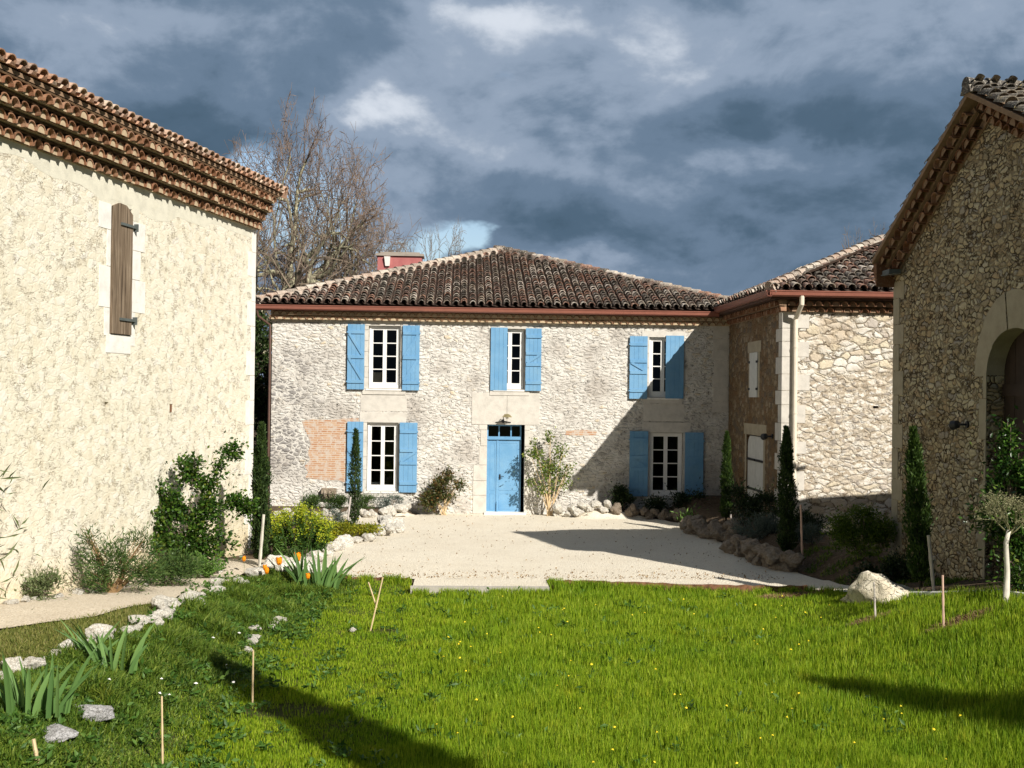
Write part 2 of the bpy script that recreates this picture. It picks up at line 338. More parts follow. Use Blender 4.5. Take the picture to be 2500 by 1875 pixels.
def groundmat():
    k = M('soil and turf'); n = k.noise(1.3, 6, .6); f = k.noise(14, 6, .7)
    c = k.ramp(f, [(.3, (.035, .035, .012)), (.5, (.06, .07, .018)), (.7, (.10, .095, .035))])
    soil = k.ramp(f, [(.3, (.05, .035, .022)), (.55, (.12, .085, .055)), (.72, (.24, .19, .13))])
    s = k.attr('soil')['Fac']; m = k.mr(k.mt('ADD', s, k.mt('MULTIPLY', k.mt('SUBTRACT', n, .5), .9)), .4, .6)
    k.bump(f, .8, .04); return k.fin(k.mix(m, c, soil), .95, .1)
MAT['ground'] = groundmat()
def gravel(name, a, b, c, dark):
    k = M(name); v = k.vor(38); v2 = k.vor(85); col = k.ramp(k.xyz(v['Color'])[0], [(0, a), (.5, b), (1, c)])
    col = k.mix(k.mr(k.xyz(v2['Color'])[1], .0, 1, 0, .35, False), col, dark)
    col = k.mix(k.mr(k.noise(9, 6, .8), .66, .72, 0, .6), col, tuple(x*.45 for x in dark))
    col = k.mix(k.mr(k.noise(.8, 4, .5), .4, .7, 0, .22), col, dark)
    k.bump(k.mt('ADD', k.mt('MULTIPLY', v['Distance'], -1.5), k.noise(3, 3)), .55, .02); return k.fin(col, .92, .15)
MAT['gravel'] = gravel('cream gravel', (.71, .65, .53), (.78, .725, .615), (.63, .565, .46), (.56, .48, .37))
MAT['pathdirt'] = gravel('stony pale path earth', (.58, .50, .39), (.67, .60, .49), (.48, .41, .31), (.44, .36, .27))
MAT['edging'] = plain('rusty brown timber edging', (.20, .10, .06), .9, .1, scale=12, var=.4, bump=.6)
MAT['kerb'] = ashlar('grey sill stone', (.42, .39, .35), (.30, .28, .25))

def foliage(name, stops, trans=.35, rough=.5, patch=None):
    k = M(name); r = k.attr('rnd')['Fac']; n = k.noise(1.6, 3)
    c = k.ramp(k.mt('ADD', k.mt('MULTIPLY', r, .75), k.mt('MULTIPLY', n, .3)), stops)
    if patch: c = patch(k, c)
    k.fin(c, rough, .3)
    t = k.N.new('ShaderNodeBsdfTranslucent'); k.L.new(k.mix(1.0, c, (1.0, 1.0, .45), 'MULTIPLY') if False else c, t.inputs[0])
    m = k.N.new('ShaderNodeMixShader'); m.inputs[0].default_value = trans
    k.L.new(k.b.outputs[0], m.inputs[1]); k.L.new(t.outputs[0], m.inputs[2]); k.L.new(m.outputs[0], k.out.inputs[0]); return k.m
def grass_patch(k, c):
    n = k.noise(.55, 4, .6); n2 = k.noise(2.6, 3, .6)
    c = k.mix(k.mr(n, .48, .66, 0, .55), c, k.mix(1.0, c, (.62, .80, .75), 'MULTIPLY'))
    return k.mix(k.mr(n2, .56, .72, 0, .5), c, k.mix(1.0, c, (1.45, 1.05, .9), 'MULTIPLY'))
MAT['grass'] = foliage('bright spring grass', [(.0, (.035, .10, .006)), (.3, (.16, .265, .010)), (.65, (.295, .42, .017)), (.92, (.44, .51, .05)), (1, (.46, .42, .14))], .45, .55, grass_patch)
MAT['weeds'] = foliage('dark weedy turf', [(.0, (.022, .055, .008)), (.35, (.075, .145, .014)), (.7, (.16, .24, .026)), (.9, (.25, .31, .05)), (1, (.36, .32, .13))], .38, .55, grass_patch)
MAT['drygrass'] = foliage('yellowing short grass', [(.0, (.05, .08, .012)), (.4, (.14, .17, .03)), (.8, (.26, .25, .07)), (1, (.40, .34, .16))], .35, .6)
MAT['cypress'] = foliage('dark cypress green', [(.0, (.010, .022, .006)), (.5, (.028, .055, .012)), (.85, (.055, .095, .018)), (1, (.09, .13, .03))], .2, .6)
MAT['cypress_light'] = foliage('light cypress green', [(.0, (.012, .03, .006)), (.5, (.038, .075, .013)), (.85, (.075, .13, .02)), (1, (.12, .18, .03))], .25, .6)
MAT['ivy'] = foliage('glossy dark green leaves', [(.0, (.010, .030, .005)), (.45, (.032, .08, .010)), (.8, (.085, .16, .02)), (1, (.20, .17, .03))], .22, .35)
MAT['broadleaf'] = foliage('broad weed leaves', [(.0, (.02, .055, .01)), (.5, (.06, .14, .02)), (1, (.15, .25, .05))], .3, .5)
MAT['rosemary'] = foliage('rosemary green', [(.0, (.02, .05, .012)), (.6, (.065, .125, .025)), (1, (.16, .20, .06))], .25, .6)
MAT['sage'] = foliage('grey green sage', [(.0, (.06, .09, .03)), (.6, (.14, .18, .07)), (1, (.25, .27, .13))], .25, .6)
MAT['lav'] = foliage('blue grey lavender', [(.0, (.05, .075, .06)), (.6, (.12, .16, .13)), (1, (.22, .25, .21))], .2, .7)
MAT['euph'] = foliage('yellow green euphorbia heads', [(.0, (.16, .24, .01)), (.5, (.33, .40, .02)), (1, (.52, .50, .04))], .3, .5)
MAT['euph_leaf'] = foliage('euphorbia leaves', [(.0, (.02, .06, .012)), (.6, (.06, .13, .02)), (1, (.12, .20, .03))], .25, .5)
MAT['golden'] = foliage('golden green low shrub', [(.0, (.07, .11, .01)), (.5, (.22, .24, .012)), (1, (.42, .34, .02))], .3, .5)
MAT['fern'] = foliage('light green feathery leaves', [(.0, (.07, .15, .03)), (.5, (.14, .27, .05)), (1, (.24, .38, .09))], .35, .5)
MAT['redbush'] = foliage('bronze green leaves', [(.0, (.03, .04, .012)), (.4, (.06, .085, .02)), (.7, (.13, .10, .03)), (1, (.20, .07, .03))], .25, .45)
MAT['rose'] = foliage('rose leaves', [(.0, (.05, .09, .015)), (.5, (.12, .19, .03)), (.85, (.26, .30, .06)), (1, (.32, .12, .05))], .3, .4)
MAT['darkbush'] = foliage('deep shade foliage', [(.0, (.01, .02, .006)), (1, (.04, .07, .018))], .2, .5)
MAT['olive_shrub'] = foliage('mid green bushy leaves', [(.0, (.03, .06, .006)), (.5, (.08, .14, .012)), (1, (.17, .22, .03))], .3, .5)
MAT['laurel'] = foliage('glossy laurel leaves', [(.0, (.010, .03, .006)), (.5, (.028, .075, .011)), (.8, (.07, .15, .02)), (.93, (.14, .20, .04)), (1, (.22, .07, .03))], .25, .3)
MAT['olive'] = foliage('pale olive twigs and leaves', [(.0, (.14, .15, .07)), (.6, (.26, .25, .13)), (1, (.38, .35, .20))], .25, .6)
MAT['iris'] = foliage('glaucous iris blades', [(.0, (.06, .13, .035)), (.5, (.125, .235, .065)), (1, (.20, .33, .10))], .25, .45)
MAT['orange'] = plain('orange poppy petals', (.85, .28, .01), .5, .2)
MAT['yellow'] = plain('yellow flower petals', (.80, .62, .03), .5, .2)
MAT['whitepetal'] = plain('white petals', (.82, .80, .76), .5, .2)
MAT['stem'] = plain('green flower stem', (.06, .12, .02), .6, .2)
MAT['barkdark'] = plain('dark mossy bark', (.075, .065, .045), .95, .1, scale=7, var=.4, bump=.5)
MAT['bark'] = plain('pale lichened bark', (.34, .32, .22), .95, .1, scale=5, var=.45, bump=.5)
MAT['twig'] = plain('brown twigs', (.185, .145, .11), .9, .1, scale=3, var=.3)
MAT['twig_red'] = plain('reddish twigs', (.19, .14, .11), .9, .1, scale=3, var=.3)
MAT['bark_white'] = plain('pale young bark', (.60, .56, .48), .8, .2, scale=9)
MAT['dry'] = foliage('dry brown stalks', [(.0, (.12, .07, .035)), (.5, (.27, .17, .08)), (1, (.42, .30, .16))], .2, .8)

# ------------------------------------------------------------------ object kit
def tag(o, label=None, cat=None, group=None, kind=None):
    if label: o['label'] = label
    if cat: o['category'] = cat
    if group: o['group'] = group
    if kind: o['kind'] = kind
    return o
def empty(name, loc=(0, 0, 0), rz=0, parent=None):
    o = bpy.data.objects.new(name, None); COL.objects.link(o); o.location = loc; o.rotation_euler = (0, 0, rz); o.parent = parent; o.empty_display_size = .2
    return o
class B:
    """collects polygons, then links them as ONE mesh object"""
    def __init__(s): s.v = []; s.f = []; s.r = []; s.mi = []; s.cm = 0; s.cr = .5
    def face(s, pts, r=None):
        n = len(s.v); s.v += [tuple(p) for p in pts]; s.f.append(tuple(range(n, n+len(pts)))); s.r += [s.cr if r is None else r]*len(pts); s.mi.append(s.cm)
    def mesh(s, V, Fc, r=None):
        n = len(s.v); s.v += [tuple(p) for p in V]; s.f += [tuple(i+n for i in f) for f in Fc]; s.r += [s.cr if r is None else r]*len(V); s.mi += [s.cm]*len(Fc)
    def box(s, lo, hi, fr=None, r=None):
        x0, y0, z0 = lo; x1, y1, z1 = hi
        V = [(x0, y0, z0), (x1, y0, z0), (x1, y1, z0), (x0, y1, z0), (x0, y0, z1), (x1, y0, z1), (x1, y1, z1), (x0, y1, z1)]
        if fr: V = [fr(*p) for p in V]
        s.mesh(V, [(0, 3, 2, 1), (4, 5, 6, 7), (0, 1, 5, 4), (1, 2, 6, 5), (2, 3, 7, 6), (3, 0, 4, 7)], r)
    def tube(s, pts, rad, n=6, cap=True, r=None):
        P = [Vector(p) for p in pts]; 
        if not hasattr(rad, '__len__'): rad = [rad]*len(P)
        V = []; t0 = (P[-1]-P[0]).normalized() if len(P) > 1 else Vector((0, 0, 1))
        ref = Vector((1, 0, 0)) if abs(t0.x) < .7 else Vector((0, 1, 0))
        for i, p in enumerate(P):
            t = (P[min(i+1, len(P)-1)]-P[max(i-1, 0)]).normalized()
            a = t.cross(ref).normalized(); b = t.cross(a)
            for j in range(n):
                th = 2*math.pi*j/n; V.append(p+(a*math.cos(th)+b*math.sin(th))*rad[i])
        Fc = [(i*n+j, i*n+(j+1) % n, (i+1)*n+(j+1) % n, (i+1)*n+j) for i in range(len(P)-1) for j in range(n)]
        if cap: Fc += [tuple(range(n)), tuple(range((len(P)-1)*n, len(P)*n))]
        s.mesh(V, Fc, r)
    def build(s, name, mats, parent=None, smooth=False, loc=None, rz=0):
        me = bpy.data.meshes.new(name); me.from_pydata(s.v, [], s.f); 
        if not isinstance(mats, (list, tuple)): mats = [mats]
        for m in mats: me.materials.append(m)
        if any(s.mi): me.polygons.foreach_set('material_index', s.mi)
        a = me.attributes.new('rnd', 'FLOAT', 'POINT'); a.data.foreach_set('value', s.r)
        if smooth: me.polygons.foreach_set('use_smooth', [True]*len(me.polygons))
        me.update(); o = bpy.data.objects.new(name, me); COL.objects.link(o); o.parent = parent
        if loc is not None: o.location = loc
        o.rotation_euler = (0, 0, rz)
        return o
def np_mesh(name, V, nper, faces_per, mat, rnd, parent=None, loc=(0, 0, 0)):
    """V (N*nper,3); faces_per = list of index tuples inside one island"""
    n = len(V)//nper; base = (np.arange(n)*nper)
    li = []; ls = []; 
    tot = [np.array(f) for f in faces_per]
    idx = np.concatenate([base[:, None]+t[None, :] for t in tot], axis=1).astype(np.int32).ravel()
    sizes = np.tile(np.array([len(t) for t in tot], np.int32), n); starts = np.concatenate([[0], np.cumsum(sizes)[:-1]]).astype(np.int32)
    me = bpy.data.meshes.new(name); me.vertices.add(len(V)); me.vertices.foreach_set('co', V.astype(np.float32).ravel())
    me.loops.add(len(idx)); me.loops.foreach_set('vertex_index', idx); me.polygons.add(len(sizes)); me.polygons.foreach_set('loop_start', starts)
    me.materials.append(mat); a = me.attributes.new('rnd', 'FLOAT', 'POINT'); a.data.foreach_set('value', np.repeat(rnd, nper).astype(np.float32))
    me.update(calc_edges=True); me.validate(); o = bpy.data.objects.new(name, me); COL.objects.link(o); o.parent = parent; o.location = loc
    return o
def unit(v): return v/np.maximum(1e-9, np.linalg.norm(v, axis=1, keepdims=True))
def leaves(name, P, size, mat, aspect=.5, up=.3, out=None, parent=None, loc=(0, 0, 0), droop=0., rnd=None, fold=.25):
    """one small folded leaf per point of P"""
    n = len(P); d = rng.normal(size=(n, 3)); d[:, 2] = d[:, 2]*.6+up
    if out is not None: d += out*1.1
    d[:, 2] -= droop; d = unit(d)
    s = unit(np.cross(d, unit(rng.normal(size=(n, 3))))); nn = np.cross(d, s)
    L = size*rng.uniform(.6, 1.25, (n, 1)); w = L*aspect*.5
    a = P; b = P+d*L*.45+s*w+nn*L*fold*.3; c = P+d*L; e = P+d*L*.45-s*w+nn*L*fold*.3
    V = np.stack([a, b, c, e], 1).reshape(-1, 3)
    if rnd is None: rnd = rng.uniform(0, 1, n)
    return np_mesh(name, V, 4, [(0, 1, 2), (0, 2, 3)], mat, rnd, parent, loc)
def ell(n, c, r, shell=.55):
    d = unit(rng.normal(size=(n, 3))); t = (shell+(1-shell)*rng.uniform(0, 1, (n, 1)))**1.0
    return np.array(c)+d*t*np.array(r), d
def blobs(n, lst, shell=.5):
    """points through several ellipsoids, with random gaps"""
    P = []; D = []; tot = sum(r[0]*r[1]+r[0]*r[2]+r[1]*r[2] for c, r in lst)
    for c, r in lst:
        k = max(3, int(n*(r[0]*r[1]+r[0]*r[2]+r[1]*r[2])/tot)); p, d = ell(k, c, r, shell); P.append(p); D.append(d)
    return np.concatenate(P), np.concatenate(D)

# ------------------------------------------------------------------ terrain
def sm(t):
    t = max(0., min(1., t)); return t*t*(3-2*t)
def xr(Y): return 5.8+(29-Y)*.15 if Y < 29 else 5.8
def zt(X, Y):
    near = 1-sm((Y-20.6)/1.0)
    z = -.12*near + 1.15*max(0, min(1, (22.6-Y)/6.5))*sm((X-4.3)/5)*near + .42*sm((X-xr(Y)-.1)/.7)*(1-near)
    z += .6*max(0, min(1, (25-Y)/9.))*sm((-2.7-X)/1.6)
    if Y > 32.1 and (X < -1.3 or X > 3.2): z += .20*sm((Y-32.1)/.35)*min(1, sm((-1.3-X)/.4)+sm((X-3.2)/.4))
    return z
def barnL_x(Y): return -4.52-(25-Y)*.2208
def build_ground():
    xs = np.concatenate([[-400, -120, -50, -25, -15], np.arange(-10, 12.01, .2), [14, 18, 26, 50, 120, 400]])
    ys = np.concatenate([[-300, -60, -20, -5, 2, 6], np.arange(8, 36.01, .2), [38, 42, 50, 70, 120, 300, 900]])
    V = []; soil = []
    for y in ys:
        for x in xs:
            z = zt(x, y)
            # lie below the gravel and path sheets
            z -= .03
            V.append((x, y, z+(.015*math.sin(x*3.1+y*1.7)*math.sin(y*2.3-x) if y < 20 else 0)))
            s = 0
            if y > 21.2: s = 1
            if x > xr(y) and y > 19.2+max(0, (8-x))*.6: s = 1
            if y > 13 and x > np.interp(y, [13, 15.6, 17.9, 18.7, 20.3], [8.45, 7.85, 7.28, 7.0, 6.6]): s = 1
            if x < barnL_x(y)+1.2 and 12 < y: s = .9
            soil.append(s)
    nx = len(xs); Fc = [(j*nx+i, j*nx+i+1, (j+1)*nx+i+1, (j+1)*nx+i) for j in range(len(ys)-1) for i in range(nx-1)]
    me = bpy.data.meshes.new('ground'); me.from_pydata(V, [], Fc); me.materials.append(MAT['ground'])
    a = me.attributes.new('soil', 'FLOAT', 'POINT'); a.data.foreach_set('value', soil); me.polygons.foreach_set('use_smooth', [True]*len(Fc))
    o = bpy.data.objects.new('ground', me); COL.objects.link(o); tag(o, kind='structure')
build_ground()
def lerp_tab(tab, y):
    if y <= tab[0][0]: return tab[0][1]
    for (a, p), (b, q) in zip(tab, tab[1:]):
        if y <= b: return p+(q-p)*(y-a)/(b-a)
    return tab[-1][1]
def sheet(name, rows, XL, XR, mat, dz, jit, cols=46):
    V = []; Fc = []
    for j, y in enumerate(rows):
        a, b = lerp_tab(XL, y)+jit*math.sin(y*5.3)+jit*.6*math.sin(y*13), lerp_tab(XR, y)+jit*math.sin(y*4.1+1)
        for i in range(cols+1):
            x = a+(b-a)*i/cols; V.append((x, y, zt(x, y)+dz+.006*math.sin(x*4+y*3)*math.sin(y*5-x*2)))
    n = cols+1; Fc = [(j*n+i, j*n+i+1, (j+1)*n+i+1, (j+1)*n+i) for j in range(len(rows)-1) for i in range(cols)]
    b = B(); b.mesh(V, Fc); o = b.build(name, mat, smooth=True); return tag(o, kind='structure')
XLc = [(21.62, -2.0), (22.2, -2.35), (23, -2.75), (24, -2.95), (25.2, -2.8), (26.4, -2.6), (27.8, -2.1), (29.2, -1.85), (30.0, -1.9), (30.6, -3.2), (32.0, -4.4), (32.2, -1.9), (32.7, -1.25), (33.2, -1.1)]
XRc = [(21.62, 6.9), (22.5, 6.75), (24, 6.4), (26.4, 6.35), (29, 5.95), (30.5, 6.3), (32.1, 5.6), (32.4, 4.4), (32.9, 3.3), (33.2, 3.1)]
sheet('courtyard', list(np.arange(21.58, 33.25, .12))+[33.25], XLc, XRc, MAT['gravel'], -.004, .04)
# strip of gravel that runs forward to the sill and to the boulder
def forecourt():
    b = B(); V = []; n = 24
    xs = [-.86+(1.6+.86)*i/10 for i in range(11)]
    for j in range(7):
        y = 20.80+(21.58-20.80)*j/6
        for x in xs: V.append((x, y, -.002))
    b.mesh(V, [(j*11+i, j*11+i+1, (j+1)*11+i+1, (j+1)*11+i) for j in range(6) for i in range(10)])
    V = []; m = 30
    for i in range(m+1):
        x = 1.62+(7.0-1.62)*i/m
        y0 = lerp_tab([(1.6, 21.42), (4.0, 21.05), (5.8, 20.72), (6.4, 20.25), (6.7, 19.5), (7.0, 19.0)], x)
        for j in range(5):
            y = y0+(21.58-y0)*j/4; V.append((x, y, max(zt(x, y)+.012, -.002)))
    b.mesh(V, [(i*5+j, i*5+5+j, i*5+6+j, i*5+j+1) for i in range(m) for j in range(4)])
    tag(b.build('forecourt', MAT['gravel'], smooth=True), kind='structure')
forecourt()
sheet('path', list(np.arange(14.2, 23.2, .15)), [(14.2, -7.05), (17, -6.3), (23.2, -4.9)], [(14.2, -6.2), (14.6, -5.6), (15.4, -4.9), (16.5, -4.35), (18.5, -4.1), (20.5, -3.95), (23.2, -3.75)], MAT['pathdirt'], .004, .06, 20)
sheet('side_path', list(np.arange(25.6, 27.55, .15)), [(25.6, 7.5), (27.5, 7.75)], [(25.6, 9.6), (27.5, 9.7)], MAT['pathdirt'], .03, .02, 12)

# ------------------------------------------------------------------ building kit
def wall_panel(b, u0, u1, v0, v1, holes, fr, depth, step=None):
    """front face with rectangular openings and their reveals; fr(u,v,w) -> world, w = depth inwards"""
    us = sorted({u0, u1, *[h[0] for h in holes], *[h[1] for h in holes]}); vs_ = sorted({v0, v1, *[h[2] for h in holes], *[h[3] for h in holes]})
    for a, c in zip(us, us[1:]):
        for d, e in zip(vs_, vs_[1:]):
            mu, mv = (a+c)/2, (d+e)/2
            if any(h[0] < mu < h[1] and h[2] < mv < h[3] for h in holes): continue
            b.face([fr(a, d, 0), fr(c, d, 0), fr(c, e, 0), fr(a, e, 0)])
    for h in holes:
        a, c, d, e = h
        for p, q in (((a, d), (c, d)), ((c, d), (c, e)), ((c, e), (a, e)), ((a, e), (a, d))):
            b.face([fr(p[0], p[1], 0), fr(p[0], p[1], depth), fr(q[0], q[1], depth), fr(q[0], q[1], 0)])
def frame_of(p, u, n):
    """u: direction along the wall, n: outward normal"""
    p = Vector(p); u = Vector(u).normalized(); n = Vector(n).normalized()
    def fr(a, v, w): return p+u*a+Vector((0, 0, v))-n*w
    return fr

def tile_slope(name, e0, ud, vd, width, length, inside, mat, parent, pitch=.245, expo=.28, rad=.094, chan=True, seed=1):
    """canal tiles on a roof slope. e0 eave corner, ud along the eave, vd up the slope"""
    rs = random.Random(seed); e0 = Vector(e0); ud = Vector(ud).normalized(); vd = Vector(vd).normalized(); nd = ud.cross(vd).normalized()
    if nd.z < 0: nd = -nd
    cov = B(); ch = B(); nseg = 7
    nc = int(width/pitch)+1; nr = int(length/expo)+1
    for i in range(nc):
        u = (i+.5)*pitch; wob = rs.uniform(-.012, .012)
        for j in range(nr):
            v = j*expo; 
            if not inside(u, v+.12): continue
            r1 = rad*rs.uniform(.95, 1.09); r2 = r1*.74; L = expo*1.3
            uu = u+wob+rs.uniform(-.008, .008); lift = .068+rs.uniform(0, .018); tilt = rs.uniform(-.05, .05)
            V = []
            for (vv, rr, li) in ((v+rs.uniform(-.02, .015), r1, lift), (v+L, r2, lift-.058)):
                for q in (rr, rr-.016):
                    for k in range(nseg+1):
                        th = math.pi*k/nseg; V.append(e0+ud*(uu+tilt*(vv-v)-math.cos(th)*q)+vd*vv+nd*(li+math.sin(th)*q*.98))
            m = nseg+1; Fc = []
            for k in range(nseg):
                Fc.append((k, k+1, 2*m+k+1, 2*m+k)); Fc.append((k, m+k, m+k+1, k+1))
                if j == 0: Fc.append((m+k, 3*m+k, 3*m+k+1, m+k+1))
            cov.mesh(V, Fc, rs.random())
            # channel tile between two cover tiles
            if chan:
                uc = u+pitch*.5; V = []
                for (vv, rr, li) in ((v-.02, .085, .05), (v+L, .10, .03)):
                    for k in range(5):
                        th = math.pi*k/4; V.append(e0+ud*(uc-math.cos(th)*rr)+vd*vv+nd*(li+.03-math.sin(th)*rr*.8))
                ch.mesh(V, [(k, k+1, 5+k+1, 5+k) for k in range(4)], rs.random())
    o = cov.build(name, mat, parent, smooth=False)
    if chan and ch.v: ch.build('channel_tiles', MAT['channel'] if mat != MAT['barntile'] else MAT['barntile'], o)
    return o
def ridge_line(name, p0, p1, parent, mat=None, rad=.115, seg=.36, seed=3, name_parent=None):
    rs = random.Random(seed); p0 = Vector(p0); p1 = Vector(p1); t = (p1-p0); L = t.length; t.normalize(); s = t.cross(Vector((0, 0, 1))).normalized(); n = s.cross(t).normalized()
    b = B(); k = int(L/seg)
    for i in range(k+1):
        a = p0+t*(i*seg); c = a+t*seg*1.2; rr = rad*rs.uniform(.95, 1.08); V = []
        for (q, r_, li) in ((a, rr, .05), (c, rr*.85, .02)):
            for j in range(8):
                th = math.pi*j/7; V.append(q+s*(-math.cos(th)*r_)+n*(li+math.sin(th)*r_))
        b.mesh(V, [(j, j+1, 9+j, 8+j) for j in range(7)]+[tuple(range(8))], rs.random())
    b.cr = .2
    # the bed of mortar beneath
    V = [p0+s*(.17)-n*.10, p0-s*.17-n*.10, p0-s*.09+n*.07, p0+s*.09+n*.07]; V += [v+(p1-p0) for v in V]
    b.mesh(V, [(0, 1, 5, 4), (1, 2, 6, 5), (2, 3, 7, 6), (3, 0, 4, 7), (0, 1, 2, 3), (4, 5, 6, 7)])
    return b.build(name, mat or MAT['ridge'], parent)
def genoise(name, p0, p1, out, rows, parent, pitch=.2, r=.082, rh=.155, step=.13, start=0., mort=None, tmat=None, seed=5, ragged=False):
    """rows of half-round tiles corbelled out under the eaves; p0->p1 is the bottom line on the wall face"""
    rs = random.Random(seed); p0 = Vector(p0); p1 = Vector(p1); t = (p1-p0); L = t.length; t.normalize(); out = Vector(out).normalized(); up = out.cross(t).normalized()
    if up.z < 0: up = -up
    root = None
    tb = B(); mb = B(); cb = B()
    for k in range(rows):
        base = k*rh; o0 = start+k*step; o1 = o0+step; n = int(L/pitch); off = (k % 2)*pitch*.5
        m = 7
        for i in range(n+1):
            u = (i+.5)*pitch+off-pitch*.25
            if u+r > L: continue
            rr = r*rs.uniform(.94, 1.05); oo = o1+rs.uniform(-.008, .012); V = []
            for w in (o0-.01, oo):
                for q in (rr+.014, rr):
                    for j in range(m+1):
                        th = math.pi*j/m; V.append(p0+t*(u-math.cos(th)*q)+out*w+up*(base+.006+math.sin(th)*q*1.12))
            c = m+1; Fc = []
            for j in range(m):
                Fc += [(j, j+1, 2*c+j+1, 2*c+j), (c+j, 3*c+j, 3*c+j+1, c+j+1), (2*c+j, 2*c+j+1, 3*c+j+1, 3*c+j)]
            Fc += [(0, c, 3*c, 2*c), (m, 2*c+m, 3*c+m, c+m)]
            tb.mesh(V, Fc, rs.random())
            dp = rs.choice([.015, .03, .05, .08, .11]); Vf = [p0+t*(u-math.cos(math.pi*j/m)*rr*.97)+out*(oo-dp)+up*(base+.006+math.sin(math.pi*j/m)*rr*1.08) for j in range(m+1)]
            mb.face(Vf)
        fr = lambda a, w, v: p0+t*a+out*w+up*v
        mb.box((0, -.02, base+.001*k), (L, o0+.03, base+rh-.001), fr)                 # recessed infill behind the tiles
        cb.box((0, -.02, base+r*1.12+.024), (L, o1-.012, base+rh-.012), fr, r=rs.random())   # flat course above the tiles
    o = tb.build(name, tmat or MAT['genoise'], parent)
    mb.build('mortar_bed', mort or MAT['mortar'], o); cb.build('flat_course', MAT['genoise_dark'], o)
    return o
def gutter(name, p0, p1, out, parent, r=.075, mat=None):
    p0 = Vector(p0); p1 = Vector(p1); t = (p1-p0); L = t.length; t.normalize(); out = Vector(out); up = Vector((0, 0, 1)); b = B(); V = []
    prof = [(0, .0), (0, -.10), (.03, -.135), (.10, -.135), (.135, -.10), (.145, -.012), (.158, -.012), (.158, .012), (.138, .012), (.128, -.09), (.10, -.12), (.03, -.12), (.012, -.10), (.012, 0)]
    n = len(prof)
    for q in (p0, p1):
        for w, v in prof: V.append(q+out*w+up*v)
    b.mesh(V, [(i, (i+1) % n, n+(i+1) % n, n+i) for i in range(n)]+[tuple(range(n)), tuple(range(n, 2*n))])
    return b.build(name, mat or MAT['gutter'], parent)

def shutter(b, x0, x1, z0, z1, y, flip, braced=True, th=.035):
    """plank leaf with ledges and Z braces on the face towards -y; y = wall side of the leaf"""
    n = 4; w = (x1-x0)/n
    for i in range(n): b.box((x0+i*w+.002, y-th, z0), (x0+(i+1)*w-.002, y, z1), r=.5)
    if not braced: return
    H = z1-z0; yy = y-th; g = .012
    zs = [z0+.13*H, z0+.42*H, z0+.60*H, z1-.13*H] if braced == 3 else [z0+.12*H, z0+.5*H, z1-.12*H]
    for z in zs: b.box((x0+g, yy-.026, z-.045), (x1-g, yy-.001, z+.045))
    for za, zb in zip(zs, zs[1:]):
        if braced == 3 and za != zs[1]: continue
        a, c = ((x1-.05, x0+.05) if flip else (x0+.05, x1-.05)); 
        if braced != 3 and za == zs[0]: pass
        p, q = Vector((a, 0, za+.045)), Vector((c, 0, zb-.045)); d = (q-p).normalized(); s = Vector((-d.z, 0, d.x))*.035
        V = [p-s, p+s, q+s, q-s]; V = [Vector((v.x, yy-.0012, v.z)) for v in V]+[Vector((v.x, yy-.024, v.z)) for v in V]
        b.mesh(V, [(0, 1, 2, 3), (7, 6, 5, 4), (0, 4, 5, 1), (1, 5, 6, 2), (2, 6, 7, 3), (3, 7, 4, 0)])
    for z in (zs[0], zs[-1]):       # strap hinge pins
        x = x0 if flip else x1; b.box((x-.02, yy-.03, z-.02), (x+.02, y+.03, z+.02))

def casement(house, x0, x1, z0, z1, Y, leaves_=2, rows=4):
    """white window: outer frame is the part, panes its sub-part"""
    b = B(); y0, y1 = Y+.10, Y+.15; f = .055
    b.box((x0, y0-.02, z0), (x0+f, y1, z1)); b.box((x1-f, y0-.02, z0), (x1, y1, z1)); b.box((x0+f, y0-.02, z1-f), (x1-f, y1, z1)); b.box((x0+f, y0-.02, z0), (x1-f, y1, z0+.09))
    xs = [x0+f, (x0+x1)/2, x1-f] if leaves_ == 2 else [x0+f, x1-f]
    st = .055
    for a, c in zip(xs, xs[1:]):
        za, zb = z0+.09, z1-f
        b.box((a+.002, y0, za), (a+st, y1-.005, zb)); b.box((c-st, y0, za), (c-.002, y1-.005, zb)); b.box((a+st, y0+.001, za), (c-st, y1-.006, za+.08)); b.box((a+st, y0+.001, zb-.05), (c-st, y1-.006, zb))
        for k in range(1, rows):
            z = za+.08+(zb-.05-za-.08)*k/rows; b.box((a+st, y0+.006, z-.014), (c-st, y1-.012, z+.014))
    o = b.build('window', MAT['white'], house)
    g = B(); g.face([(x0+f, y1-.02, z0+.09), (x1-f, y1-.02, z0+.09), (x1-f, y1-.02, z1-f), (x0+f, y1-.02, z1-f)]); g.build('pane', MAT['glass'], o)
    return o
def sub(b, name, mat, parent): return b.build(name, mat, parent)

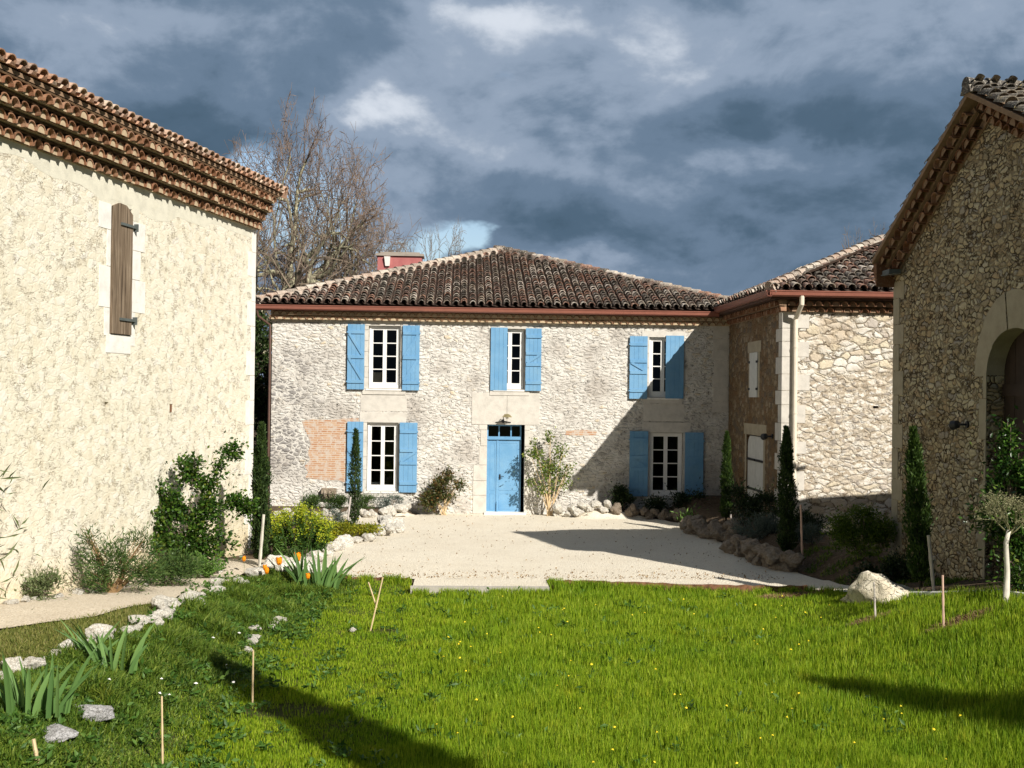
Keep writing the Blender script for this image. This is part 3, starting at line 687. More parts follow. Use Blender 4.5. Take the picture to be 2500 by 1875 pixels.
# ------------------------------------------------------------------ the farmhouse
def farmhouse():
    H = empty('farmhouse', (1.3, 33.2, 0)); tag(H, 'two storey pale rubble stone farmhouse with blue shutters and hipped tile roof across the courtyard', 'house')
    inv = Matrix.Translation((-1.3, -33.2, 0))
    Y = 33.2; x0, x1 = -5.5, 8.2; top = 5.6
    wins = dict(UL=(-2.74, -1.82, 3.58, 5.39), UM=(.93, 1.76, 3.60, 5.36), UR=(5.40, 6.22, 3.42, 5.18), LL=(-2.75, -1.85, .62, 2.60), LR=(5.44, 6.42, .54, 2.40))
    door = (.71, 1.80, .0, 2.58)
    b = B(); fr = frame_of((0, Y, 0), (1, 0, 0), (0, -1, 0))
    wall_panel(b, x0, x1, -.3, top, list(wins.values())+[door], fr, .45)
    # sides and back
    yb = 46.5
    for p in ([(x0, Y, -.3), (x0, Y, top), (x0, yb, top), (x0, yb, -.3)], [(x1, Y, -.3), (x1, yb, -.3), (x1, yb, top), (x1, Y, top)], [(x0, yb, -.3), (x0, yb, top), (x1, yb, top), (x1, yb, -.3)]): b.face(p)
    wall = b.build('wall', MAT['facade'], H)
    # interior shell just behind the front wall, so that rooms read as dark rooms
    b = B(); yi = Y+.45
    ih = [(a, c, d, e) for a, c, d, e in list(wins.values())+[door]]
    wall_panel(b, x0+.1, x1-.1, 0, top-.05, ih, frame_of((0, yi, 0), (1, 0, 0), (0, -1, 0)), .01)
    for z in (.02, 3.0, 5.5): b.face([(x0+.1, yi, z), (x1-.1, yi, z), (x1-.1, yi+5, z), (x0+.1, yi+5, z)])
    for x in (x0+.1, -.6, 3.2, x1-.1): b.face([(x, yi, 0), (x, yi+5, 0), (x, yi+5, top), (x, yi, top)])
    b.face([(x0+.1, yi+5, 0), (x1-.1, yi+5, 0), (x1-.1, yi+5, top), (x0+.1, yi+5, top)])
    b.build('room_shell', MAT['interior'], wall)
    # dressed stone surrounds, quoins, bands
    b = B(); e = .012
    def blk(a, c, d, f, pr=e): b.box((a, Y-pr-random.uniform(0, .004), d), (c, Y+.08, f))
    rs = random.Random(4)
    for key, (a, c, d, f) in wins.items():
        if b.v: b.build('stone_surround', MAT['ashlar'], wall); b = B()
        lint = .30 if key in ('LL', 'LR') else .17
        blk(a-.22, c+.22, f+.003, f+lint); blk(a-.16, c+.16, d-.17, d-.003, .03)
        z = d
        while z < f-.01:
            h = min(rs.uniform(.28, .45), f-z); 
            if f-z-h < .12: h = f-z
            blk(a-rs.uniform(.10, .24), a-.001, z+.006, z+h-.006); blk(c+.001, c+rs.uniform(.10, .24), z+.006, z+h-.006); z += h
    b.build('stone_surround', MAT['ashlar'], wall); b = B()
    a, c, d, f = door
    blk(a-.45, a+.56, f+.004, f+.92); blk(a+.57, c+.42, f+.004, f+.92)
    z = 0
    while z < f-.01:
        h = min(rs.uniform(.35, .6), f-z); 
        if f-z-h < .15: h = f-z
        blk(a-rs.uniform(.15, .4), a-.001, z+.006, z+h-.006); blk(c+.001, c+rs.uniform(.15, .36), z+.006, z+h-.006); z += h
    b.build('stone_surround', MAT['ashlar'], wall)
    # plain panels between the upper and lower windows
    b = B(); blk(-2.95, -1.62, 2.93, 3.40, .006); b.build('stone_panel', MAT['ashlar'], wall); b = B(); blk(5.25, 6.45, 2.74, 3.24, .006); b.build('stone_panel', MAT['ashlar'], wall); b = B()
    z = 3.02
    while z < 5.54:            # right hand quoins by the wing
        h = rs.uniform(.3, .45); blk(7.25+rs.uniform(0, .12), 7.72, z, min(z+h-.01, 5.54)); z += h
    b.build('quoin_stones', MAT['ashlar'], wall)
    # brick infill
    b = B(); pts = []; 
    left = [(-4.5, .98), (-4.42, 1.15), (-4.52, 1.32), (-4.38, 1.5), (-4.44, 1.7), (-4.36, 1.95), (-4.44, 2.2), (-4.55, 2.42), (-4.62, 2.62)]
    fp = [(-3.38, .88), (-3.6, .93), (-3.9, .91), (-4.2, .96)]+left+[(-4.3, 2.68), (-3.9, 2.66), (-3.38, 2.70), (-3.0, 2.72), (-3.0, .86)]
    b.face([(x, Y-.006, z) for x, z in reversed(fp)]); b.build('brick_patch', MAT['brick'], wall)
    b = B(); b.face([(x, Y-.005, z) for x, z in reversed([(2.98, 2.30), (3.4, 2.28), (3.86, 2.31), (3.9, 2.42), (3.5, 2.46), (3.0, 2.43)])]); b.build('brick_patch', MAT['brick'], wall)
    # carved corbel stone
    b = B(); b.box((-4.02, Y-.17, .54), (-3.60, Y+.05, .70)); b.box((-3.98, Y-.15, .42), (-3.64, Y+.05, .538))
    for x in (-3.9, -3.77): b.tube([(x-.02, Y-.16, .47), (x-.02, Y-.19, .55), (x-.02, Y-.16, .64)], .035, 7)
    b.build('carved_corbel', MAT['rock_warm'], wall)
    # windows
    sh = {'UL': ((-3.34, -2.85, 3.55, 5.42, True), (-1.76, -1.27, 3.54, 5.41, False)), 'UM': (None, (1.79, 2.25, 3.57, 5.38, False)),
          'UR': ((4.82, 5.34, 3.38, 5.20, True), None), 'LL': ((-3.31, -2.85, .62, 2.62, True), (-1.81, -1.30, .60, 2.61, False)), 'LR': ((4.85, 5.39, .55, 2.44, True), (6.47, 7.01, .53, 2.42, False))}
    for key, (a, c, d, f) in wins.items():
        o = casement(H, a+.015, c-.015, d+.01, f-.01, Y)
        for i, s_ in enumerate(sh[key]):
            if not s_: continue
            b = B(); kind = 3 if (key, i) in (('LL', 0), ('LL', 1), ('UM', 1), ('UR', 0), ('LR', 0), ('LR', 1)) else True
            shutter(b, s_[0], s_[1], s_[2], s_[3], Y-.045, s_[4], kind); b.build('shutter', MAT['blue'], o)
        b = B(); b.box((a-.06, Y-.05, d-.055), (c+.06, Y+.10, d-.001)); b.build('window_sill', MAT['ashlar_white'], o)
        if key == 'UM':
            b = B(); shutter(b, .78, 1.265, 3.57, 5.39, Y-.02, False, False); b.build('shutter', MAT['blue'], o)
        if key == 'UR':
            b = B(); shutter(b, 5.88, 6.41, 3.40, 5.23, Y-.02, False, False); b.build('shutter', MAT['blue'], o)
        if key == 'UL':
            b = B()
            for i in range(6): b.box((-2.62+i*.05, Y+.18+.012*(i % 2), 3.74), (-2.575+i*.05, Y+.20+.012*(i % 2), 4.05))
            b.build('curtain', MAT['cloth'], o)
        if key == 'LL':
            b = B(); b.box((-2.64, Y+.22, .74), (-2.38, Y+.4, .86)); b.box((-2.3, Y+.22, .74), (-2.0, Y+.4, .80)); b.build('papers', MAT['paper'], o)
    # door
    a, c, d, f = door; yd = Y+.20; c -= .09
    b = B(); mid = a+.31
    b.box((a+.002, yd-.02, 0), (a+.04, yd+.05, f-.003)); b.box((c-.04, yd-.02, 0), (c, yd+.05, f-.003)); b.box((a+.04, yd-.02, f-.045), (c-.04, yd+.05, f-.003)); b.box((a+.002, yd-.05, 2.14), (c, yd+.05, 2.23))
    for x in (a+.35, a+.70): b.box((x-.018, yd-.01, 2.23), (x+.018, yd+.04, f-.045))
    D = b.build('door', MAT['blue'], H)
    for (p, q) in ((a+.042, mid-.003), (mid+.003, c-.042)):
        b = B(); b.box((p, yd, .02), (q, yd+.04, 2.138))
        g = .055
        for za, zb in ((.10, .58), (.66, 2.06)):
            b.box((p+g, yd-.006, za), (q-g, yd+.001, za+.02)); b.box((p+g, yd-.006, zb-.02), (q-g, yd+.001, zb)); b.box((p+g, yd-.006, za+.02), (p+g+.02, yd+.001, zb-.02)); b.box((q-g-.02, yd-.006, za+.02), (q-g, yd+.001, zb-.02))
        if p > a+.1: b.box((p-.03, yd-.016, .02), (p+.03, yd-.001, 2.13)); b.tube([(p, yd-.03, .02), (p, yd-.03, .30), (p, yd-.03, .34)], [.028, .028, .015], 8)
        b.build('door_leaf', MAT['blue'], D)
    b = B(); b.face([(a+.04, yd+.02, 2.23), (c-.04, yd+.02, 2.23), (c-.04, yd+.02, f-.045), (a+.04, yd+.02, f-.045)]); b.build('transom_pane', MAT['glass'], D)
    b = B(); b.box((mid+.06, yd-.02, .98), (mid+.10, yd-.001, 1.13)); b.tube([(mid+.08, yd-.02, 1.08), (mid+.08, yd-.06, 1.08), (mid+.19, yd-.06, 1.07)], .011, 6); b.build('door_handle', MAT['iron'], D)
    b = B(); b.box((a-.06, Y-.26, -.02), (c+.14, Y+.2, .045)); b.build('doorstep', MAT['ashlar_white'], D)
    # cornice and gutter
    genoise('cornice', (x0-.02, Y, 5.53), (7.9, Y, 5.53), (0, -1, 0), 2, H, pitch=.215, r=.085, rh=.125, step=.07, start=.09, mort=MAT['mortar'])
    b = B(); b.box((x0-.4, Y-.24, 5.79), (8.0, Y+.1, 5.86)); b.box((x0-.42, Y-.258, 5.80), (8.0, Y-.242, 5.90)); b.build('eave_board', MAT['eave_board'], H)
    gutter('gutter', (x0-.52, Y-.26, 5.915), (7.36, Y-.26, 5.915), (0, -1, 0), H)
    b = B(); b.tube([(x0-.40, Y-.32, 5.80), (x0-.36, Y-.28, 5.60), (x0-.06, Y-.05, 5.36), (x0-.05, Y-.05, 5.1), (x0-.05, Y-.05, 0)], .035, 8); b.build('downpipe', MAT['pipe_brown'], H)
    # roof
    ex0, ex1, ey, ez = -6.0, 8.6, 32.95, 5.98; ap = Vector((1.30, 40.08, 8.42)); s = (ap.z-ez)/(ap.y-ey)
    b = B(); yb = 47.3
    P = [Vector((ex0, ey, ez)), Vector((ex1, ey, ez)), Vector((ex1, yb, ez)), Vector((ex0, yb, ez))]
    for i in range(4): b.face([P[i], P[(i+1) % 4], ap])
    b.face(P); roof = b.build('roof', MAT['channel'], H)
    sl = math.hypot(ap.y-ey, ap.z-ez)
    def ins(u, v):
        h = v/sl*(ap.y-ey); x = ex0+u; return x > ex0+h*(ap.x-ex0)/(ap.y-ey)-.02 and x < ex1-h*(ex1-ap.x)/(ap.y-ey)+.02 and v < sl-.1
    tile_slope('front_tiles', (ex0, ey-.04, ez+.0), (1, 0, 0), (0, ap.y-ey, ap.z-ez), ex1-ex0, sl, ins, MAT['oldtile'], roof, seed=11)
    lu = Vector((0, -1, 0)); lv = Vector((ap.x-ex0, 0, ap.z-ez)); ll = lv.length
    def insl(u, v):
        h = v/ll; y = yb-u; return y > ey+h*(ap.y-ey) and y < yb-h*(yb-ap.y)
    tile_slope('side_tiles', (ex0, yb, ez), lu, lv, yb-ey, ll, insl, MAT['oldtile'], roof, seed=12, chan=False)
    ridge_line('hip_tiles', P[0]+Vector((.05, .05, .06)), ap+Vector((0, 0, .08)), roof)
    ridge_line('hip_tiles', P[1]+Vector((0, 0, .06)), ap+Vector((0, 0, .08)), roof, MAT['oldtile'], seed=8)
    # chimney stands on the left slope
    b = B(); b.box((-2.88, 38.0, 5.9), (-1.42, 38.7, 7.98)); ch = b.build('chimney', MAT['stucco'], roof)
    b = B(); b.box((-2.94, 37.94, 7.98), (-1.36, 38.76, 8.06)); b.box((-2.80, 38.06, 8.062), (-1.5, 38.6, 8.12)); b.build('chimney_cap', MAT['lichenstone'], roof)
    b = B(); b.mesh([(-2.66, 37.99, 7.95), (-2.46, 37.99, 7.95), (-2.48, 37.99, 7.64), (-2.62, 37.99, 7.64), (-2.66, 37.90, 7.95), (-2.46, 37.90, 7.95), (-2.48, 37.93, 7.64), (-2.62, 37.93, 7.64)], [(0, 1, 2, 3), (4, 7, 6, 5), (0, 4, 5, 1), (1, 5, 6, 2), (2, 6, 7, 3), (3, 7, 4, 0)])
    b.build('chimney_vent', MAT['ashlar_white'], roof)
    for o in [o for o in bpy.data.objects if o.parent == H]: o.matrix_parent_inverse = inv
    return H
farmhouse()

def lamp_over_door():
    L = empty('wall_lamp', (1.19, 33.19, 2.63)); tag(L, 'small brass lamp with round shade and curved arm above the blue front door', 'wall lamp')
    b = B(); b.tube([(-.02, .0, .0), (-.02, -.02, .10), (-.02, -.03, .11)], [.03, .03, .012], 8); b.tube([(-.02, -.02, .06), (-.02, -.12, .20), (.02, -.24, .26), (.06, -.30, .22)], .012, 6); b.tube([(-.24, -.02, .015), (-.02, -.06, .05), (.2, -.02, .015)], [.012, .02, .012], 6)
    b.build('arm', MAT['iron'], L)
    b = B(); n = 14; V = []
    for r_, z in ((.03, .27), (.07, .255), (.135, .19), (.145, .175)):
        for j in range(n): V.append((.08+r_*math.cos(2*math.pi*j/n), -.30+r_*math.sin(2*math.pi*j/n), z))
    b.mesh(V, [(i*n+j, i*n+(j+1) % n, (i+1)*n+(j+1) % n, (i+1)*n+j) for i in range(3) for j in range(n)]+[tuple(range(n))]); b.build('lamp_shade', MAT['brass'], L)
    b = B(); b.tube([(.08, -.30, .24), (.08, -.30, .19), (.08, -.30, .14), (.08, -.30, .12)], [.02, .045, .045, .02], 10); b.build('bulb', MAT['whitepetal'], L)
lamp_over_door()

# ------------------------------------------------------------------ the wing on the right
def wing():
    H = empty('farmhouse_wing', (7.75, 27.6, 0)); tag(H, 'projecting stone wing of the farmhouse with cream downpipe, its side wall in shade', 'house')
    inv = Matrix.Translation((-7.75, -27.6, 0)); X = 7.75; Y = 27.6; top = 5.66
    b = B()
    b.cm = 0; wall_panel(b, X, 14.9, -.3, top, [(10.0, 10.14, 3.24, 3.30)], frame_of((0, Y, 0), (1, 0, 0), (0, -1, 0)), .3)
    b.face([(14.9, Y, -.3), (14.9, 38, -.3), (14.9, 38, top), (14.9, Y, top)]); b.face([(X, 38, -.3), (X, 38, top), (14.9, 38, top), (14.9, 38, -.3)])
    b.face([(9.98, Y+.29, 3.2), (10.2, Y+.29, 3.2), (10.2, Y+.29, 3.4), (9.98, Y+.29, 3.4)])
    b.build('front_wall', MAT['wingfront'], H)
    b = B(); fr = frame_of((X, Y, 0), (0, 1, 0), (-1, 0, 0)); door = (1.66, 3.42, .40, 2.46); win = (2.28, 3.10, 3.47, 4.66)
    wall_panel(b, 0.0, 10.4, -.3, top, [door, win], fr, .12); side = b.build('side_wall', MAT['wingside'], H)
    # stones
    rs = random.Random(9)
    b = B(); z = .2; i = 0
    while z < top-.08:
        h = rs.uniform(.3, .5); w = .62 if i % 2 else .36; h2 = min(z+h-.012, top-.08); b.box((X-.012, Y-.012, z), (X+w*rs.uniform(.9, 1.1), Y+.30 if i % 2 else Y+.55, h2)); z += h; i += 1
    b.build('quoin_stones', MAT['ashlar'], H)
    for (a, c, d, f) in (door, win):
        b = B(); b.box((a-.28, -.008, f+.004), (c+.28, .06, f+.30), lambda u, w, v: fr(u, v, w)); b.box((a-.16, -.008, d), (a-.002, .06, f), lambda u, w, v: fr(u, v, w)); b.box((c+.002, -.008, d), (c+.16, .06, f), lambda u, w, v: fr(u, v, w))
        b.build('stone_surround', MAT['ashlar_brown'], side)
    # arched pair of pale door leaves
    D = None
    a, c, d, f = door; mid = (a+c)/2
    for k, (p, q) in enumerate(((a+.02, mid-.008), (mid+.008, c-.02))):
        b = B(); R_ = .28; pts = [(p, d+.02), (q, d+.02)]
        if k == 0: pts += [(q, f-.03)]+[(p+R_-R_*math.sin(t), f-.03-R_+R_*math.cos(t)) for t in [j*math.pi/2/5 for j in range(6)]]
        else: pts += [(q-R_+R_*math.cos(t), f-.03-R_+R_*math.sin(t)) for t in [j*math.pi/2/5 for j in range(6)]]+[(p, f-.03)]
        V = [fr(u, v, .03) for u, v in pts]+[fr(u, v, .08) for u, v in pts]; n = len(pts)
        b.mesh(V, [tuple(range(n)), tuple(range(2*n-1, n-1, -1))]+[(i, n+i, n+(i+1) % n, (i+1) % n) for i in range(n)])
        o = b.build('door_leaf', MAT['greywhite'], H)
        for z in (1.02, 1.80): b = B(); b.box((p-.03 if k == 0 else p+.02, .0, z-.03), (q-.02 if k == 0 else q+.03, .028, z+.03), lambda u, w, v: fr(u, v, w)); b.build('strap_hinge', MAT['iron'], o)
    b = B(); a, c, d, f = win; mid = (a+c)/2
    b.box((a+.01, -.03, d), (mid-.005, .02, f), lambda u, w, v: fr(u, v, w)); b.box((mid+.005, -.03, d), (c-.01, .02, f), lambda u, w, v: fr(u, v, w))
    w_ = b.build('window_shutters', MAT['greywhite'], H)
    for z in (d+.22, f-.25):
        for u in (a-.02, c-.03): b = B(); b.box((u-.03, -.06, z-.03), (u+.07, -.031, z+.03), lambda u_, w, v: fr(u_, v, w)); b.build('shutter_catch', MAT['iron'], w_)
    for (a, c, d, f) in (door, win):
        b = B(); b.face([fr(a, d, .115), fr(c, d, .115), fr(c, f, .115), fr(a, f, .115)]); b.build('backing', MAT['interior'], side)
    genoise('cornice', (X, Y, 5.56), (14.0, Y, 5.56), (0, -1, 0), 2, H, pitch=.215, r=.085, rh=.14, step=.12, mort=MAT['mortar_dark'], start=.0)
    genoise('side_cornice', (X, Y-.24, 5.56), (X, 33.15, 5.56), (-1, 0, 0), 2, H, pitch=.215, r=.085, rh=.14, step=.12, mort=MAT['mortar_dark'])
    b = B(); b.box((X-.38, Y-.32, 5.845), (14.5, Y+.1, 5.92)); b.box((X-.38, Y+.1, 5.846), (X+.1, 33.0, 5.921)); b.build('eave_board', MAT['eave_board'], H)
    gutter('gutter', (X-.45, Y-.345, 6.03), (11.2, Y-.345, 6.03), (0, -1, 0), H); gutter('gutter', (X-.39, Y-.50, 6.028), (X-.39, 32.9, 6.028), (-1, 0, 0), H)
    b = B(); b.tube([(8.09, Y-.42, 5.92), (8.09, Y-.42, 5.72), (8.06, Y-.20, 5.50), (8.04, Y-.08, 5.38), (8.04, Y-.08, 4), (8.04, Y-.08, .4)], .058, 10)
    for z in (1.5, 3.1, 4.7): b.tube([(8.04, Y-.08, z-.015), (8.04, Y-.08, z+.015)], .068, 10)
    b.build('downpipe', MAT['pipe_cream'], H)
    # roof
    ex, ey, ez = 7.28, 27.18, 6.05; hw = 4.2; ax = ex+hw; s = .41; ap = Vector((ax, ey+hw, ez+hw*s)); ax1 = ex+2*hw; yb = 39
    b = B(); P0, P1 = Vector((ex, ey, ez)), Vector((ax1, ey, ez)); Q = Vector((ax, yb, ap.z)); P2, P3 = Vector((ax1, yb, ez)), Vector((ex, yb, ez))
    b.face([P0, P1, ap]); b.face([P1, P2, Q, ap]); b.face([P0, ap, Q, P3]); b.face([P2, P3, Q]); b.face([P0, P1, P2, P3]); roof = b.build('roof', MAT['channel'], H)
    L = math.hypot(hw, hw*s)
    def ins(u, v): h = v/L*hw; return u > h-.02 and u < 2*hw-h+.02 and v < L-.1
    tile_slope('front_tiles', (ex, ey-.03, ez), (1, 0, 0), (0, 1, s), 2*hw, L, ins, MAT['oldtile'], roof, pitch=.27, seed=21, rad=.105, expo=.32)
    def ins2(u, v): h = v/L*hw; y = yb-u; return y > ey+h and y < 35.5
    tile_slope('side_tiles', (ex+.14, yb, ez+.05), (0, -1, 0), (1, 0, s), yb-ey, L, ins2, MAT['oldtile'], roof, pitch=.27, seed=22)
    ridge_line('hip_tiles', P0+Vector((.02, .02, .04)), ap+Vector((0, 0, .08)), roof, rad=.12); ridge_line('ridge_tiles', ap, Q, roof)
    for o in [o for o in bpy.data.objects if o.parent == H]: o.matrix_parent_inverse = inv
wing()
def spot(name, loc, d, label):
    L = empty(name, loc); tag(L, label, 'spotlight'); d = Vector(d).normalized(); s = d.cross(Vector((0, 0, 1))).normalized()
    b = B(); b.tube([(0, 0, 0), d*.03], .06, 10); b.tube([d*.02, d*.12+s*.02, d*.16+s*.06], .018, 6); b.build('bracket', MAT['iron'], L)
    b = B(); b.tube([d*.14+s*.04, d*.16+s*.06+Vector((0, 0, .0)), d*.20+s*.16+Vector((0, 0, -.02)), d*.21+s*.18+Vector((0, 0, -.02))], [.03, .07, .085, .07], 12); b.build('lamp_head', MAT['iron'], L)
spot('wall_spotlight', (7.74, 28.35, 2.50), (-1, 0, 0), 'small black spotlight on the shaded side wall of the wing beside the pale arched door')

# ------------------------------------------------------------------ the barn on the left
def barn_left():
    a = R(12.45); t = Vector((math.sin(a), math.cos(a), 0)); n = Vector((math.cos(a), -math.sin(a), 0)); C0 = Vector((-4.52, 25, 0))
    H = empty('cream_barn', tuple(C0)); tag(H, 'tall cream rendered barn on the left with deep scalloped tile eaves and narrow wooden shutter', 'barn')
    inv = Matrix.Translation(-C0)
    fr = frame_of(C0, -t, n)            # u runs from the far corner towards the viewer
    top = 6.98; Lw = 22
    # narrow window
    wu = lambda Yv: (25-Yv)/math.cos(a)
    u0, u1, z0, z1 = wu(19.76), wu(19.10), 4.39, 6.60
    b = B(); wall_panel(b, 0, Lw, -.4, top+.1, [(u0, u1, z0, z1), (6.03, 6.15, 3.19, 3.27), (3.76, 3.88, 3.06, 3.22)], fr, .10)
    w = b.build('wall', MAT['barnwall'], H)
    b = B(); b.face([fr(0, -.4, 0), fr(0, top+.1, 0), fr(0, top+.1, 9), fr(0, -.4, 9)]); b.face([fr(0, top, 0), fr(Lw, top, 0), fr(Lw, top, 9), fr(0, top, 9)]); b.face([fr(Lw, -.4, 0), fr(Lw, -.4, 9), fr(Lw, top, 9), fr(Lw, top, 0)]); b.face([fr(0, -.4, 9), fr(0, top, 9), fr(Lw, top, 9), fr(Lw, -.4, 9)])
    b.face([fr(u0, z0, .095), fr(u1, z0, .095), fr(u1, z1, .095), fr(u0, z1, .095)]);
    b.build('end_walls', MAT['barnwall'], H)
    b = B(); b.face([fr(6.0, 3.1, .095), fr(6.2, 3.1, .095), fr(6.2, 3.4, .095), fr(6.0, 3.4, .095)]); b.build('putlog_hole', MAT['interior'], w)
    b = B(); b.box((3.765, .012, 3.07), (3.84, .095, 3.215), lambda p, q, r_: fr(p, r_, q)); b.face([fr(3.7, 3.0, .097), fr(3.95, 3.0, .097), fr(3.95, 3.3, .097), fr(3.7, 3.3, .097)]); b.build('brick_plug', MAT['genoise'], w)
    # render band below the eaves
    b = B(); N_ = 60; V = []
    for i in range(N_+1):
        u = Lw*i/N_; zb = 6.62+.12*math.sin(u*.9)+.06*math.sin(u*3.7+1)+.02*math.sin(u*9); zb = min(zb, 6.8)
        if i < 5: zb = 6.75
        V += [fr(u, zb, -.0015-.0), fr(u, top, -.004)]
    b.mesh(V, [(2*i, 2*i+2, 2*i+3, 2*i+1) for i in range(N_)]); b.build('render_band', MAT['render'], w)
    X = lambda p, q, r_: fr(p, r_, q)
    b = B(); rs = random.Random(2)
    for (p, q, c, d) in ((u0-.46, u0-.005, 5.86, 6.34), (u0-.32, u0-.005, 5.36, 5.85), (u0-.50, u0-.005, 4.80, 5.35), (u0-.16, u0-.005, 4.22, 4.79), (u1+.005, u1+.38, 6.10, 6.52), (u1+.005, u1+.12, 5.50, 6.09), (u1+.005, u1+.34, 4.82, 5.49), (u1+.005, u1+.17, 4.36, 4.81), (u0-.02, u1+.10, 4.08, 4.385)):
        b.box((p, -.006-rs.uniform(0, .003), c), (q, .05, d), X)
    b.build('window_stones', MAT['ashlar_white'], w); b = B()
    for i in range(13):
        zb = .1+i*.53; b.box((-.003, -.006-rs.uniform(0, .004), zb), ([.20, .42][i % 2], .12, zb+.52), X)
    b.build('quoin_stones', MAT['ashlar_white'], w)
    # lintel stone fan over the shutter
    b = B(); b.box((u0-.02, -.005, z1+.0), (u0-.24, .03, z1-.24), X); b.box((u0-.01, -.004, z1+.004), (u1+.02, .03, z1+.24), X); b.build('lintel', MAT['render'], w)
    # shutter of three planks, rounded head
    b = B(); k = 3; wd = (u1-u0-.02)/k
    for i in range(k):
        p = u0+.01+i*wd; q = p+wd-.006; V = []; zt_ = [z1-.16, z1-.03, z1-.02, z1-.10][i:i+2]
        pts = [(p, z0+.01), (q, z0+.01), (q, zt_[1]), (p, zt_[0])]
        V = [fr(u, v, -.035) for u, v in pts]+[fr(u, v, .02) for u, v in pts]
        b.mesh(V, [(0, 1, 2, 3), (7, 6, 5, 4), (0, 4, 5, 1), (1, 5, 6, 2), (2, 6, 7, 3), (3, 7, 4, 0)])
    s_ = b.build('shutter', MAT['wood'], H)
    for z in (z0+.26, z1-.36):
        b = B(); b.box((u0-.08, -.06, z-.022), (u0+.42, -.036, z+.022), X); b.box((u0-.10, -.08, z-.07), (u0-.07, .02, z+.06), X); b.build('strap_hinge', MAT['iron_grey'], s_)
    # eaves
    ge = genoise('cornice', fr(Lw, top-.02, 0), fr(-.03, top-.02, 0), n, 4, H, pitch=.235, r=.098, rh=.185, step=.125, mort=MAT['mortar'])
    # roof slope rises away to the left
    s = .36; e0 = C0+n*.50+t*.28+Vector((0, 0, top+.77)); up = (-n+Vector((0, 0, s)))
    b = B(); A0 = e0; A1 = e0-t*(Lw+.3); b.face([A0, A1, A1+up*6, A0+up*6]); low = Vector((0, 0, -.06)); b.face([A0+low, A1+low, A1+up*6+low, A0+up*6+low]); b.face([A0, A1, A1+low, A0+low]); b.face([A0, A0+low, A0+up*6+low, A0+up*6])
    roof = b.build('roof', MAT['mortar_dark'], H)
    tile_slope('roof_tiles', e0+n*.05, -t, up, Lw, 6.3, lambda u, v: v < 2.4, MAT['barntile'], roof, pitch=.245, expo=.33, rad=.10, seed=31)
    ridge_line('verge_tiles', e0+n*.04+t*.0+Vector((0, 0, .03)), e0+up*5.8+Vector((0, 0, .03)), roof, MAT['barntile'])
    for o in [o for o in bpy.data.objects if o.parent == H]: o.matrix_parent_inverse = inv
barn_left()

